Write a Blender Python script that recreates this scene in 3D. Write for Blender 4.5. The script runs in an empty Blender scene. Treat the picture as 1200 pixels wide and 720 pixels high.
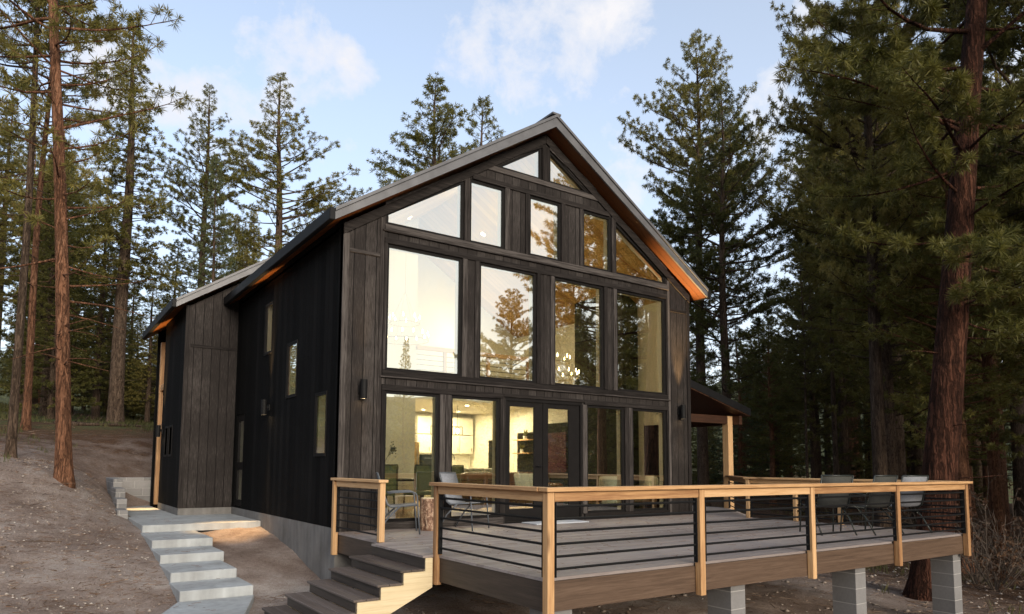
import bpy, bmesh, math, random
import numpy as np
from mathutils import Vector, Matrix
from mathutils.geometry import tessellate_polygon
R = math.radians
random.seed(7)
rng = np.random.default_rng(7)
S = bpy.context.scene
COL = S.collection

# ------------------------------------------------------------------ mesh helpers
class MB:
    """collects shapes for ONE mesh object"""
    def __init__(s): s.v = []; s.f = []
    def add(s, vs, fs):
        n = len(s.v); s.v += [tuple(v) for v in vs]; s.f += [tuple(i + n for i in f) for f in fs]; return s
    def box(s, x0, x1, y0, y1, z0, z1):
        x0, x1 = sorted((x0, x1)); y0, y1 = sorted((y0, y1)); z0, z1 = sorted((z0, z1))
        v = [(x0,y0,z0),(x1,y0,z0),(x1,y1,z0),(x0,y1,z0),(x0,y0,z1),(x1,y0,z1),(x1,y1,z1),(x0,y1,z1)]
        return s.add(v, [(0,3,2,1),(4,5,6,7),(0,1,5,4),(1,2,6,5),(2,3,7,6),(3,0,4,7)])
    def beam(s, a, b, w, h, up=(0,0,1)):
        a, b = Vector(a), Vector(b); d = (b-a).normalized(); up = Vector(up)
        sd = d.cross(up).normalized()*(w/2); u = sd.cross(d).normalized()*(h/2)
        v = [a-sd-u,a+sd-u,a+sd+u,a-sd+u,b-sd-u,b+sd-u,b+sd+u,b-sd+u]
        return s.add(v, [(0,1,2,3),(7,6,5,4),(0,4,5,1),(1,5,6,2),(2,6,7,3),(3,7,4,0)])
    def tube(s, pts, rad, n=8, cap=True):
        pts = [Vector(p) for p in pts]
        if not hasattr(rad, '__len__'): rad = [rad]*len(pts)
        rings = []; prev = None
        for i, p in enumerate(pts):
            t = (pts[min(i+1, len(pts)-1)] - pts[max(i-1, 0)])
            if t.length < 1e-9: t = Vector((0,0,1))
            t.normalize()
            if prev is None:
                ref = Vector((0,0,1)) if abs(t.z) < .9 else Vector((1,0,0))
                u = t.cross(ref).normalized()
            else:
                u = (prev - t*prev.dot(t)).normalized()
            prev = u; w = t.cross(u)
            rings.append([p + (u*math.cos(2*math.pi*k/n) + w*math.sin(2*math.pi*k/n))*rad[i] for k in range(n)])
        vs = [q for r in rings for q in r]; fs = []
        for i in range(len(pts)-1):
            for k in range(n):
                fs.append((i*n+k, i*n+(k+1)%n, (i+1)*n+(k+1)%n, (i+1)*n+k))
        if cap:
            fs.append(tuple(range(n))[::-1]); fs.append(tuple((len(pts)-1)*n+k for k in range(n)))
        return s.add(vs, fs)
    def lathe(s, c, prof, n=20):
        c = Vector(c); vs = []
        for r, z in prof:
            vs += [c + Vector((r*math.cos(2*math.pi*k/n), r*math.sin(2*math.pi*k/n), z)) for k in range(n)]
        fs = []
        for i in range(len(prof)-1):
            for k in range(n): fs.append((i*n+k, i*n+(k+1)%n, (i+1)*n+(k+1)%n, (i+1)*n+k))
        fs.append(tuple(range(n))[::-1]); fs.append(tuple((len(prof)-1)*n+k for k in range(n)))
        return s.add(vs, fs)
    def plate(s, loops, axis, a, b):
        """polygon with holes (2-D loops) extruded from a to b along axis; 2-D is (x,z) for Y, (y,z) for X, (x,y) for Z"""
        def P(p, t):
            return (p[0], t, p[1]) if axis == 'Y' else ((t, p[0], p[1]) if axis == 'X' else (p[0], p[1], t))
        tri = tessellate_polygon([[Vector((p[0], p[1], 0)) for p in l] for l in loops])
        flat = [p for l in loops for p in l]; n = len(flat)
        vs = [P(p, a) for p in flat] + [P(p, b) for p in flat]; fs = []
        for t in tri:
            fs.append(tuple(t)); fs.append(tuple(i+n for i in t)[::-1])
        k = 0
        for l in loops:
            m = len(l)
            for i in range(m):
                fs.append((k+i, k+(i+1)%m, n+k+(i+1)%m, n+k+i))
            k += m
        return s.add(vs, fs)
    def build(s, name, mat, parent=None, smooth=False, bevel=0, seg=1):
        me = bpy.data.meshes.new(name)
        me.from_pydata(s.v, [], s.f)
        bm = bmesh.new(); bm.from_mesh(me)
        bmesh.ops.recalc_face_normals(bm, faces=bm.faces)
        if bevel:
            ed = [e for e in bm.edges if len(e.link_faces) == 2 and e.calc_face_angle(0) > .5]
            bmesh.ops.bevel(bm, geom=ed, offset=bevel, segments=seg, profile=.6, affect='EDGES', clamp_overlap=True)
        if smooth:
            for f in bm.faces: f.smooth = True
        bm.to_mesh(me); bm.free()
        return link(name, me, mat, parent)

def link(name, me, mat, parent=None):
    o = bpy.data.objects.new(name, me); COL.objects.link(o)
    if mat is not None: me.materials.append(mat)
    if parent is not None: adopt(o, parent)
    return o
def wloc(o):
    l = Vector(o.location)
    while o.parent: o = o.parent; l = l + Vector(o.location)
    return l
def adopt(o, parent):
    """parent keeps o's world coordinates (roots made with at() have no rotation while building)"""
    o.parent = parent
    o.location = Vector(o.location) - wloc(parent)
def tag(o, label=None, cat=None, group=None, kind=None):
    if label: o['label'] = label
    if cat: o['category'] = cat
    if group: o['group'] = group
    if kind: o['kind'] = kind
    return o
def thing(name, loc, label, cat, group=None, rz=0):
    o = bpy.data.objects.new(name, None); COL.objects.link(o)
    o.location = loc; o.rotation_euler.z = rz; o.empty_display_size = .2
    return tag(o, label, cat, group)
def kids(o): return [c for c in bpy.data.objects if c.parent == o]
def copy_tree(o, parent=None):
    c = o.copy(); COL.objects.link(c); c.parent = parent
    for ch in o.children: copy_tree(ch, c)
    return c

# ------------------------------------------------------------------ materials
class N:
    def __init__(s, name):
        s.m = bpy.data.materials.new(name); s.m.use_nodes = True; s.t = s.m.node_tree
        s.t.nodes.clear(); s.out = s.n('ShaderNodeOutputMaterial')
    def n(s, typ, **kw):
        x = s.t.nodes.new(typ)
        for k, v in kw.items(): setattr(x, k, v)
        return x
    def L(s, a, b): s.t.links.new(a, b)
    def set(s, sock, v):
        if hasattr(v, 'is_linked') or hasattr(v, 'links'): s.L(v, sock)
        else: sock.default_value = v
    def coord(s, kind='Object'): return s.n('ShaderNodeTexCoord').outputs[kind]
    def map(s, v, scale=(1,1,1), loc=(0,0,0), rot=(0,0,0)):
        m = s.n('ShaderNodeMapping'); s.L(v, m.inputs[0]); m.inputs['Scale'].default_value = scale
        m.inputs['Location'].default_value = loc; m.inputs['Rotation'].default_value = rot; return m.outputs[0]
    def noise(s, v, scale, detail=4, rough=.55, dist=0, out='Fac'):
        x = s.n('ShaderNodeTexNoise'); s.L(v, x.inputs['Vector'])
        x.inputs['Scale'].default_value = scale; x.inputs['Detail'].default_value = detail
        x.inputs['Roughness'].default_value = rough; x.inputs['Distortion'].default_value = dist
        return x.outputs[out]
    def math(s, op, a, b=None, c=None, clamp=False):
        x = s.n('ShaderNodeMath', operation=op, use_clamp=clamp); s.set(x.inputs[0], a)
        if b is not None: s.set(x.inputs[1], b)
        if c is not None: s.set(x.inputs[2], c)
        return x.outputs[0]
    def sep(s, v):
        x = s.n('ShaderNodeSeparateXYZ'); s.L(v, x.inputs[0]); return x.outputs
    def white(s, v, dim='1D'):
        x = s.n('ShaderNodeTexWhiteNoise', noise_dimensions=dim)
        s.L(v, x.inputs['W' if dim == '1D' else 'Vector']); return x.outputs['Value']
    def ramp(s, f, stops):
        x = s.n('ShaderNodeValToRGB'); s.L(f, x.inputs[0]); e = x.color_ramp.elements
        while len(e) < len(stops): e.new(.5)
        for q, (p, c) in zip(e, stops):
            q.position = p; q.color = (*c, 1) if len(c) == 3 else c
        return x.outputs[0]
    def mix(s, f, a, b, mode='MIX'):
        x = s.n('ShaderNodeMix', data_type='RGBA', blend_type=mode); s.set(x.inputs[0], f)
        for i, q in ((6, a), (7, b)):
            if isinstance(q, tuple): x.inputs[i].default_value = (*q, 1) if len(q) == 3 else q
            else: s.L(q, x.inputs[i])
        return x.outputs[2]
    def mul(s, col, f):
        """scale a colour by a value"""
        x = s.n('ShaderNodeVectorMath', operation='SCALE'); s.set(x.inputs[0], col); s.set(x.inputs['Scale'], f); return x.outputs[0]
    def bump(s, h, dist=.01, strength=1, nrm=None):
        x = s.n('ShaderNodeBump'); s.L(h, x.inputs['Height']); x.inputs['Distance'].default_value = dist
        x.inputs['Strength'].default_value = strength
        if nrm is not None: s.L(nrm, x.inputs['Normal'])
        return x.outputs[0]
    def bsdf(s, col, rough=.6, bump=None, metal=0, spec=.5, **kw):
        b = s.n('ShaderNodeBsdfPrincipled')
        if isinstance(col, tuple): b.inputs['Base Color'].default_value = (*col, 1)
        else: s.L(col, b.inputs['Base Color'])
        s.set(b.inputs['Roughness'], rough); b.inputs['Metallic'].default_value = metal
        b.inputs['Specular IOR Level'].default_value = spec
        if bump is not None: s.L(bump, b.inputs['Normal'])
        for k, v in kw.items(): s.set(b.inputs[k], v)
        s.L(b.outputs[0], s.out.inputs[0]); return s.m
    def rand(s): return s.n('ShaderNodeObjectInfo').outputs['Random']

def m_plain(name, col, rough=.6, var=.12, scale=6, bump=.0, metal=0, spec=.5):
    k = N(name); c = k.coord(); f = k.noise(c, scale, 5)
    lo = tuple(x*(1-var) for x in col); hi = tuple(min(1, x*(1+var)) for x in col)
    return k.bsdf(k.ramp(f, [(.25, lo), (.75, hi)]), rough, k.bump(f, bump) if bump else None, metal, spec)

def m_boards(name, axis, width, cols, rough=.7, grain_axis='z', groove=.05, bump=.012, weather=.35, spec=.35):
    """boards side by side along axis, grain along grain_axis, each board its own tone, a bumped, darkened groove between"""
    k = N(name); c = k.coord(); x = k.sep(c)[{'x':0,'y':1,'z':2}[axis]]
    u = k.math('DIVIDE', x, width); i = k.math('FLOOR', u); fr = k.math('SUBTRACT', u, i)
    tone = k.white(i)
    sc = {'x':(.6,14,14),'y':(14,.6,14),'z':(14,14,.6)}[grain_axis]
    off = k.n('ShaderNodeCombineXYZ'); k.L(k.math('MULTIPLY', tone, 37.0), off.inputs[{'x':0,'y':1,'z':2}[grain_axis]])
    add = k.n('ShaderNodeVectorMath', operation='ADD'); k.L(c, add.inputs[0]); k.L(off.outputs[0], add.inputs[1])
    g = k.noise(k.map(add.outputs[0], sc), 8.0, 7, .72, .2)
    big = k.noise(c, .9, 3)
    f = k.math('ADD', k.math('MULTIPLY', g, 1-weather), k.math('MULTIPLY', tone, weather))
    f = k.math('ADD', f, k.math('MULTIPLY', k.math('SUBTRACT', big, .5), .35))
    col = k.ramp(f, [(.28, cols[0]), (.5, cols[1]), (.74, cols[2])])
    e = k.math('ABSOLUTE', k.math('SUBTRACT', fr, .5)); gm = k.math('GREATER_THAN', e, .5-groove/2)
    h = k.math('SUBTRACT', k.math('MULTIPLY', g, .25), gm)
    col = k.mix(gm, col, tuple(q*.35 for q in cols[0]))
    return k.bsdf(col, k.math('MULTIPLY_ADD', g, .3, rough-.15), k.bump(h, bump), spec=spec)

def m_wood(name, cols, grain='z', rough=.55, knots=True, s=1.0, spec=.35):
    k = N(name); c = k.coord(); r = k.rand()
    off = k.n('ShaderNodeCombineXYZ')
    for j in range(3): k.L(k.math('MULTIPLY', r, 31.0+7*j), off.inputs[j])
    add = k.n('ShaderNodeVectorMath', operation='ADD'); k.L(c, add.inputs[0]); k.L(off.outputs[0], add.inputs[1])
    a = add.outputs[0]
    sc = {'x':(.35,9,9),'y':(9,.35,9),'z':(9,9,.35)}[grain]
    g = k.noise(k.map(a, tuple(q*s for q in sc)), 4, 6, .65, .8)
    g2 = k.noise(k.map(a, tuple(q*s*5 for q in sc)), 4, 3, .6)
    f = k.math('ADD', k.math('MULTIPLY', g, .75), k.math('MULTIPLY', g2, .25))
    f = k.math('ADD', f, k.math('MULTIPLY', k.math('SUBTRACT', r, .5), .30))
    col = k.ramp(f, [(.3, cols[0]), (.5, cols[1]), (.72, cols[2])])
    if knots:
        v = k.n('ShaderNodeTexVoronoi'); sc2 = {'x':(1.3,6,6),'y':(6,1.3,6),'z':(6,6,1.3)}[grain]
        k.L(k.map(a, sc2), v.inputs['Vector']); v.inputs['Scale'].default_value = 1.0
        km = k.ramp(v.outputs['Distance'], [(.06, (1,1,1)), (.18, (0,0,0))])
        col = k.mix(k.mul(km, .8), col, tuple(q*.3 for q in cols[0]))
    return k.bsdf(col, rough, k.bump(f, .003), spec=spec)

def m_emit(name, col, st):
    k = N(name); e = k.n('ShaderNodeEmission'); e.inputs[0].default_value = (*col, 1); e.inputs[1].default_value = st
    k.L(e.outputs[0], k.out.inputs[0]); return k.m

M = {}
stain = [(.0085,.007,.0066), (.0265,.0225,.0212), (.098,.087,.082)]
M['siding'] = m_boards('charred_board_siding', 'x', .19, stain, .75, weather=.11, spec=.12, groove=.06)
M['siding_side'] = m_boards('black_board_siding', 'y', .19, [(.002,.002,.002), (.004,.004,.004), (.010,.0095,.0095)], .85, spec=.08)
M['trim_v'] = m_wood('dark_stained_trim', stain, 'z', .75, False, spec=.12)
M['trim_h'] = m_wood('dark_stained_trim_level', stain, 'x', .75, False, spec=.12)
M['frame'] = m_plain('black_window_frame', (.010,.009,.009), .6, .2, spec=.10)
cedar = [(.27,.135,.06), (.50,.29,.135), (.66,.43,.23)]
M['cedar_z'] = m_wood('cedar_post', cedar, 'z'); M['cedar_x'] = m_wood('cedar_rail', cedar, 'x'); M['cedar_y'] = m_wood('cedar_rail_side', cedar, 'y')
M['pine_x'] = m_wood('pale_pine', [(.52,.41,.24), (.66,.54,.34), (.75,.64,.44)], 'x')
M['soffit'] = m_boards('cedar_soffit', 'y', .14, [(.10,.030,.006), (.175,.058,.012), (.24,.088,.02)], .5, 'x')
M['beam_shaded'] = m_wood('shaded_red_wood', [(.03,.012,.006), (.06,.024,.012), (.095,.042,.02)], 'x')  # shade under the porch roof is put into this red-brown colour
M['soffit_rake'] = m_boards('cedar_rake_soffit', 'x', .16, [(.22,.085,.022), (.36,.155,.045), (.46,.22,.07)], .5, 'y')
M['deck'] = m_boards('composite_decking', 'y', .145, [(.21,.175,.165), (.29,.25,.238), (.37,.325,.312)], .6, 'x', .0, .004, .25)
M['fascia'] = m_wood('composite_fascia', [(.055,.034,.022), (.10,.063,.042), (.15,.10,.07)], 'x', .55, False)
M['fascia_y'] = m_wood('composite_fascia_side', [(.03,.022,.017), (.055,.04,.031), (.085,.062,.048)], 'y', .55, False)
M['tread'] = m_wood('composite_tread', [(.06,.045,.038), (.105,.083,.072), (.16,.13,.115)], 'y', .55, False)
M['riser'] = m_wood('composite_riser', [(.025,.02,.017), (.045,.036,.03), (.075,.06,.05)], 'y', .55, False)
M['black_metal'] = m_plain('black_steel', (.010,.010,.0105), .55, .2, metal=0, spec=.12)
M['roof'] = m_plain('grey_metal_roof', (.12,.12,.128), .45, .3, 3, metal=.25)
M['gutter'] = m_plain('black_gutter', (.010,.010,.011), .55, .2, spec=.15)
M['drywall'] = m_plain('cream_drywall', (.78,.74,.64), .8, .03)
M['pine_ceiling'] = m_boards('pine_ceiling', 'y', .16, [(.38,.19,.05), (.52,.29,.09), (.62,.38,.14)], .45, 'x')
M['oak_floor'] = m_boards('oak_floor', 'x', .15, [(.20,.12,.06), (.28,.18,.10), (.36,.24,.14)], .35, 'y')
M['white_paint'] = m_plain('white_cabinet_paint', (.76,.72,.62), .45, .03)
def glassmat():
    k = N('coated_window_glass')
    fr = k.n('ShaderNodeFresnel'); fr.inputs['IOR'].default_value = 1.5
    f = k.math('MULTIPLY_ADD', fr.outputs[0], .85, .50, clamp=True)
    f = k.math('MULTIPLY', f, k.math('SUBTRACT', 1.0, k.n('ShaderNodeNewGeometry').outputs['Backfacing']))
    g = k.n('ShaderNodeBsdfGlossy'); g.inputs['Roughness'].default_value = 0.0
    g.inputs[0].default_value = (.96,1,.97,1)
    c = k.coord(); k.L(k.bump(k.noise(c, .55, 1), .0022), g.inputs['Normal'])
    t = k.n('ShaderNodeBsdfTransparent'); t.inputs[0].default_value = (.92,.95,.9,1)
    mx = k.n('ShaderNodeMixShader'); k.L(f, mx.inputs[0]); k.L(t.outputs[0], mx.inputs[1]); k.L(g.outputs[0], mx.inputs[2])
    k.L(mx.outputs[0], k.out.inputs[0]); return k.m
M['glass'] = glassmat()
def concrete(name, base, stain_amt=.35):
    k = N(name); c = k.coord(); a = k.noise(c, 2.2, 6, .6); b = k.noise(c, 40, 3); d = k.noise(k.map(c, (3,3,.5)), 3, 4)
    f = k.math('ADD', k.math('MULTIPLY', a, .6), k.math('MULTIPLY', d, .4))
    lo = tuple(q*(1-stain_amt) for q in base); hi = tuple(q*1.18 for q in base)
    col = k.ramp(f, [(.3, lo), (.65, hi)])
    st = k.ramp(k.noise(c, 1.7, 3, .6, .0), [(.30, (1,1,1)), (.62, (0,0,0))])
    col = k.mix(k.mul(st, .22), col, (.18,.15,.125))
    return k.bsdf(col, .85, k.bump(k.math('ADD', k.math('MULTIPLY', a, .4), b), .004))
M['concrete'] = concrete('grey_concrete', (.37,.39,.40))
M['foundation'] = concrete('stained_foundation_concrete', (.17,.165,.16), .5)
def cmu(joints=True):
    k = N('concrete_block'); c = k.coord(); z = k.sep(c)
    u = k.math('DIVIDE', z[2], .2); fr = k.math('FRACT', u)
    j = k.math('LESS_THAN', fr, .06)
    ci = k.math('FLOOR', u); h0 = k.math('ADD', k.math('DIVIDE', k.math('ADD', z[0], z[1]), .405), k.math('MULTIPLY', k.math('MODULO', ci, 2.0), .5))
    if joints: j = k.math('MAXIMUM', j, k.math('LESS_THAN', k.math('FRACT', h0), .028))
    else: h0 = k.math('MULTIPLY', ci, .77)
    tone = k.white(k.math('ADD', ci, k.math('MULTIPLY', k.math('FLOOR', h0), 7.3))); a = k.noise(c, 30, 4, .7); b = k.noise(c, 3, 4)
    f = k.math('ADD', k.math('MULTIPLY', a, .3), k.math('ADD', k.math('MULTIPLY', tone, .3), k.math('MULTIPLY', b, .4)))
    col = k.ramp(f, [(.2, (.12,.118,.12)), (.75, (.27,.262,.26))])
    col = k.mix(j, col, (.36,.35,.34))
    h = k.math('SUBTRACT', k.math('MULTIPLY', a, .4), j)
    return k.bsdf(col, .9, k.bump(h, .006))
M['cmu'] = cmu(); M['cmu_pier'] = cmu(False)
def bark(name, c0, c1, c2, sx=17, sz=3.6, depth=.03, lichen=.0):
    k = N(name); c = k.coord(); r = k.rand()
    v = k.n('ShaderNodeTexVoronoi', feature='DISTANCE_TO_EDGE'); 
    w = k.n('ShaderNodeVectorMath', operation='ADD'); k.L(k.map(c, (sx,sx,sz)), w.inputs[0])
    k.L(k.mul(k.noise(c, 2.5, 3, out='Color'), 1.6), w.inputs[1]); k.L(w.outputs[0], v.inputs['Vector']); v.inputs['Scale'].default_value = 1
    crack = k.ramp(v.outputs['Distance'], [(.0,(.25,.25,.25)),(.12,(1,1,1))])
    rn = k.noise(k.map(w.outputs[0], (.55,.55,.30)), 1.0, 7, .68, .3)
    rg = k.ramp(k.math('ABSOLUTE', k.math('SUBTRACT', rn, .5)), [(.0,(0,0,0)),(.055,(1,1,1))])
    crack = k.mix(.42, rg, crack)
    g = k.noise(k.map(c, (1,1,.35)), 22, 5, .7)
    f = k.math('ADD', k.math('MULTIPLY', g, .7), k.math('MULTIPLY', k.noise(c, .7, 2), .3))
    col = k.ramp(f, [(.3, c0), (.5, c1), (.72, c2)])
    col = k.mix(crack, tuple(q*.3 for q in c0), col)
    col = k.mul(col, k.math('MULTIPLY_ADD', r, .4, .8))
    h = k.math('ADD', k.math('MULTIPLY', crack, .8), k.math('MULTIPLY', g, .35))
    return k.bsdf(col, .9, k.bump(h, depth), spec=.15)
M['bark_orange'] = bark('orange_pine_bark', (.10,.047,.027), (.195,.092,.052), (.29,.16,.10))
M['bark_red'] = bark('red_brown_furrowed_bark', (.032,.013,.008), (.082,.033,.02), (.15,.066,.04), 12, .75, .07)
M['bark_grey'] = bark('grey_brown_bark', (.05,.032,.022), (.10,.068,.048), (.17,.125,.095))
def foliage(name, a, b, cc):
    k = N(name); c = k.coord(); r = k.rand()
    f = k.math('ADD', k.math('MULTIPLY', k.noise(c, .8, 3), .55), k.math('MULTIPLY', k.noise(c, 7, 2), .45))
    f = k.math('ADD', f, k.math('MULTIPLY', k.math('SUBTRACT', r, .5), .22))
    col = k.ramp(f, [(.3, a), (.5, b), (.7, cc)])
    p = k.n('ShaderNodeBsdfPrincipled'); k.L(col, p.inputs['Base Color']); p.inputs['Roughness'].default_value = .5
    p.inputs['Specular IOR Level'].default_value = .35
    t = k.n('ShaderNodeBsdfTranslucent'); k.L(col, t.inputs[0])
    mx = k.n('ShaderNodeMixShader'); mx.inputs[0].default_value = .4
    k.L(p.outputs[0], mx.inputs[1]); k.L(t.outputs[0], mx.inputs[2]); k.L(mx.outputs[0], k.out.inputs[0]); return k.m
M['needle_olive'] = foliage('olive_pine_needles', (.085,.088,.020), (.175,.160,.038), (.30,.242,.070))
M['needle_dark'] = foliage('dark_pine_needles', (.050,.057,.016), (.112,.110,.028), (.205,.172,.048))
M['needle_blue'] = foliage('blue_green_fir_needles', (.045,.066,.030), (.085,.105,.045), (.14,.15,.062))
M['dead_twig'] = m_plain('dry_grey_twigs', (.10,.075,.058), .9, .3)

# ------------------------------------------------------------------ terrain
CAM = Vector((-3.885, -10.32, 1.059))
TP = [(0,0,-.85),(0,2.4,-.42),(0,4.2,-.2),(-.6,4.0,-.22),(-.6,3,-.38),(-1.0,1.0,-.64),(-.8,-.6,-.80),(-1.7,5.2,-.30),(-1.7,3.3,-.36),(-1.7,2,-.5),(-1.7,1,-.63),(-1.7,0,-.76),(-2.3,6.6,-.08),(-2.35,5.5,-.14),(-2.35,4.1,-.2),(-2.35,2.4,-.4),(-2.4,.5,-.63),(-2.6,-.6,-.78),(-3.2,-3,-.78),
      (-1.6,-1.8,-.79),(-1.9,-2.6,-.86),(-2.3,-3.4,-.82),(-1,-4,-1.0),(-3.9,-10.3,-1.0),(-9,-8,-.6),(4,-5,-1.35),(4,-2,-1.1),(8,0,-1.15),(8,-5,-1.4),(10.6,-3.6,-1.5),(16,-3,-1.75),(22,5,-1.6),(12,6,-.9),
      (-3.3,6.7,.62),(-2.75,7.5,.42),(-2.6,9.5,.72),(-1.7,7.4,-.35),(-1.7,8.6,-.35),(-1.7,10,-.3),(-2.2,12.2,1.1),(-4.3,9.7,1.12),(-4.1,16.7,2.1),(-.9,24.5,2.75),(-1.2,34,3.6),(0,40,4.2),(2,15,1.6),(10,14,.2),(-8,4,.9),(-14,10,1.9),(-25,20,3.2),(-30,0,1.5),
      (12,30,1.6),(25,25,0),(32,10,-1.2),(45,-5,-2),(40,45,1.5),(0,80,6),(60,60,2),(-40,60,6),(4,-14,-1.9),(-4,-20,-2.3),(14,-16,-2.8),(0,-40,-6.5),(30,-35,-6),(-25,-25,-3),(0,-90,-14),(90,-60,-12),(-90,-60,-8),(100,30,-4),(-100,50,6),(0,160,9),(120,140,3),(-120,140,11)]
_P = np.array(TP, float)
def _phi(d2): return np.where(d2 > 1e-12, d2*np.log(np.maximum(d2, 1e-12))*.5, 0)
def _rbf():
    n = len(_P); d2 = ((_P[:,None,:2]-_P[None,:,:2])**2).sum(-1)
    A = np.zeros((n+3, n+3)); A[:n,:n] = _phi(d2) + np.eye(n)*.02
    A[:n,n] = 1; A[:n,n+1:] = _P[:,:2]; A[n:,:n] = A[:n,n:].T
    return np.linalg.solve(A, np.r_[_P[:,2], 0, 0, 0])
_W = _rbf()
_oct = [(np.random.default_rng(50+i).normal(size=2)*f, np.random.default_rng(80+i).uniform(0, 6.28), a) for i, (f, a) in
        enumerate([(.25,.06),(.35,.05),(.6,.035),(.9,.03),(1.3,.022),(1.9,.016),(2.6,.012),(3.5,.01),(5,.008),(7,.006),(9,.005)]*2)]
def gz_arr(x, y, rough=True):
    x = np.asarray(x, float); y = np.asarray(y, float)
    d2 = (x[...,None]-_P[:,0])**2 + (y[...,None]-_P[:,1])**2
    z = _phi(d2) @ _W[:len(_P)] + _W[-3] + x*_W[-2] + y*_W[-1]
    if rough:
        for f, p, a in _oct: z = z + a*.45*np.sin(x*f[0]+y*f[1]+p)
    return z
def gz(x, y): return float(gz_arr(np.array([x]), np.array([y]))[0])

def terrain():
    def axis(lo, hi, c0, c1, fine):
        mid = list(np.arange(c0, c1+1e-6, fine)); a = []; s = fine; x = c0
        while x > lo: s *= 1.09; x -= s; a.append(x)
        b = []; s = fine; x = c1
        while x < hi: s *= 1.09; x += s; b.append(x)
        return np.array(a[::-1] + mid + b)
    xs = axis(-420, 480, -9, 16, .13); ys = axis(-380, 480, -9, 14, .13)
    X, Y = np.meshgrid(xs, ys, indexing='ij')
    Z = np.empty_like(X)
    for i in range(len(xs)): Z[i] = gz_arr(X[i], Y[i])
    far = np.hypot(X, Y); Z = np.where(far > 150, Z*np.exp(-(far-150)/150.0) + (1-np.exp(-(far-150)/150.0))*np.where(Y < 0, -20, 8), Z)
    # fine crumbled relief
    g = np.random.default_rng(3)
    fine = (np.abs(X-3) < 13) & (np.abs(Y-2) < 12)
    Z = Z + np.where(fine, g.normal(size=Z.shape)*.006, 0)
    n, m = X.shape; v = np.stack([X, Y, Z], -1).reshape(-1, 3)
    idx = np.arange(n*m).reshape(n, m)
    f = np.stack([idx[:-1,:-1], idx[1:,:-1], idx[1:,1:], idx[:-1,1:]], -1).reshape(-1, 4)
    me = bpy.data.meshes.new('ground'); fast_mesh(me, v, f)
    me.polygons.foreach_set('use_smooth', np.ones(len(f), bool))
    k = N('dirt_and_duff'); c = k.coord()
    big = k.noise(c, .45, 6, .7); mid = k.noise(c, 2.0, 6, .65); fin = k.noise(c, 22, 6, .75); grit = k.noise(c, 90, 2, .6)
    f1 = k.math('ADD', k.math('MULTIPLY', big, .55), k.math('ADD', k.math('MULTIPLY', mid, .28), k.math('MULTIPLY', fin, .2)))
    dirt = k.ramp(f1, [(.37, (.14,.097,.077)), (.455, (.25,.187,.155)), (.54, (.37,.297,.258)), (.64, (.53,.465,.425))])
    spk = k.ramp(k.noise(c, 52, 4, .85), [(.56, (0,0,0)), (.64, (1,1,1))])
    dirt = k.mix(k.mul(spk, .55), dirt, (.40,.33,.285))
    drk = k.ramp(k.noise(c, 38, 4, .85), [(.34, (1,1,1)), (.45, (0,0,0))])
    dirt = k.mix(k.mul(drk, .7), dirt, (.045,.028,.02))
    # pine litter further from the house, sparse grass tint beyond it to the back left
    duff = k.ramp(fin, [(.35, (.05,.027,.016)), (.55, (.105,.058,.033)), (.72, (.17,.105,.062))])
    xy = k.sep(c)
    dd = k.n('ShaderNodeVectorMath', operation='DISTANCE'); k.L(c, dd.inputs[0]); dd.inputs[1].default_value = (-1.0, 0, 0)
    df = k.math('ADD', k.math('MULTIPLY', k.math('SUBTRACT', dd.outputs['Value'], 9.5), .16), k.math('MULTIPLY', k.math('SUBTRACT', mid, .5), 2.2), clamp=True)
    col = k.mix(df, dirt, duff)
    gy = k.math('MULTIPLY', k.math('SUBTRACT', xy[1], 15.5), .25, clamp=True)
    gr = k.ramp(fin, [(.3, (.045,.06,.018)), (.6, (.10,.115,.045)), (.75, (.17,.15,.075))])
    gm = k.math('MULTIPLY', gy, k.ramp(k.noise(c, .6, 4, .7), [(.4, (0,0,0)), (.55, (1,1,1))]))
    col = k.mix(gm, col, gr)
    h = k.math('ADD', k.math('MULTIPLY', fin, .6), k.math('ADD', k.math('MULTIPLY', grit, .5), k.math('MULTIPLY', mid, .5)))
    m = k.bsdf(col, .95, k.bump(h, .06), spec=.15)
    o = link('ground', me, m); tag(o, kind='structure')
def fast_mesh(me, v, f):
    v = np.ascontiguousarray(v, np.float32); f = np.ascontiguousarray(f, np.int32); k = f.shape[1]
    me.vertices.add(len(v)); me.vertices.foreach_set('co', v.ravel())
    me.loops.add(f.size); me.loops.foreach_set('vertex_index', f.ravel())
    me.polygons.add(len(f)); me.polygons.foreach_set('loop_start', np.arange(0, f.size, k, dtype=np.int32))
    me.polygons.foreach_set('loop_total', np.full(len(f), k, np.int32))
    me.update(calc_edges=True)
terrain()

# ------------------------------------------------------------------ the house
H = thing('house', (4, 4, 0), 'black stained two storey timber house with tall gabled window wall and cedar soffits', 'house')
SL = .644
def roofz(x, top=7.71): return top - SL*abs(x-4)
DZ = .05                                              # deck surface
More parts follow.
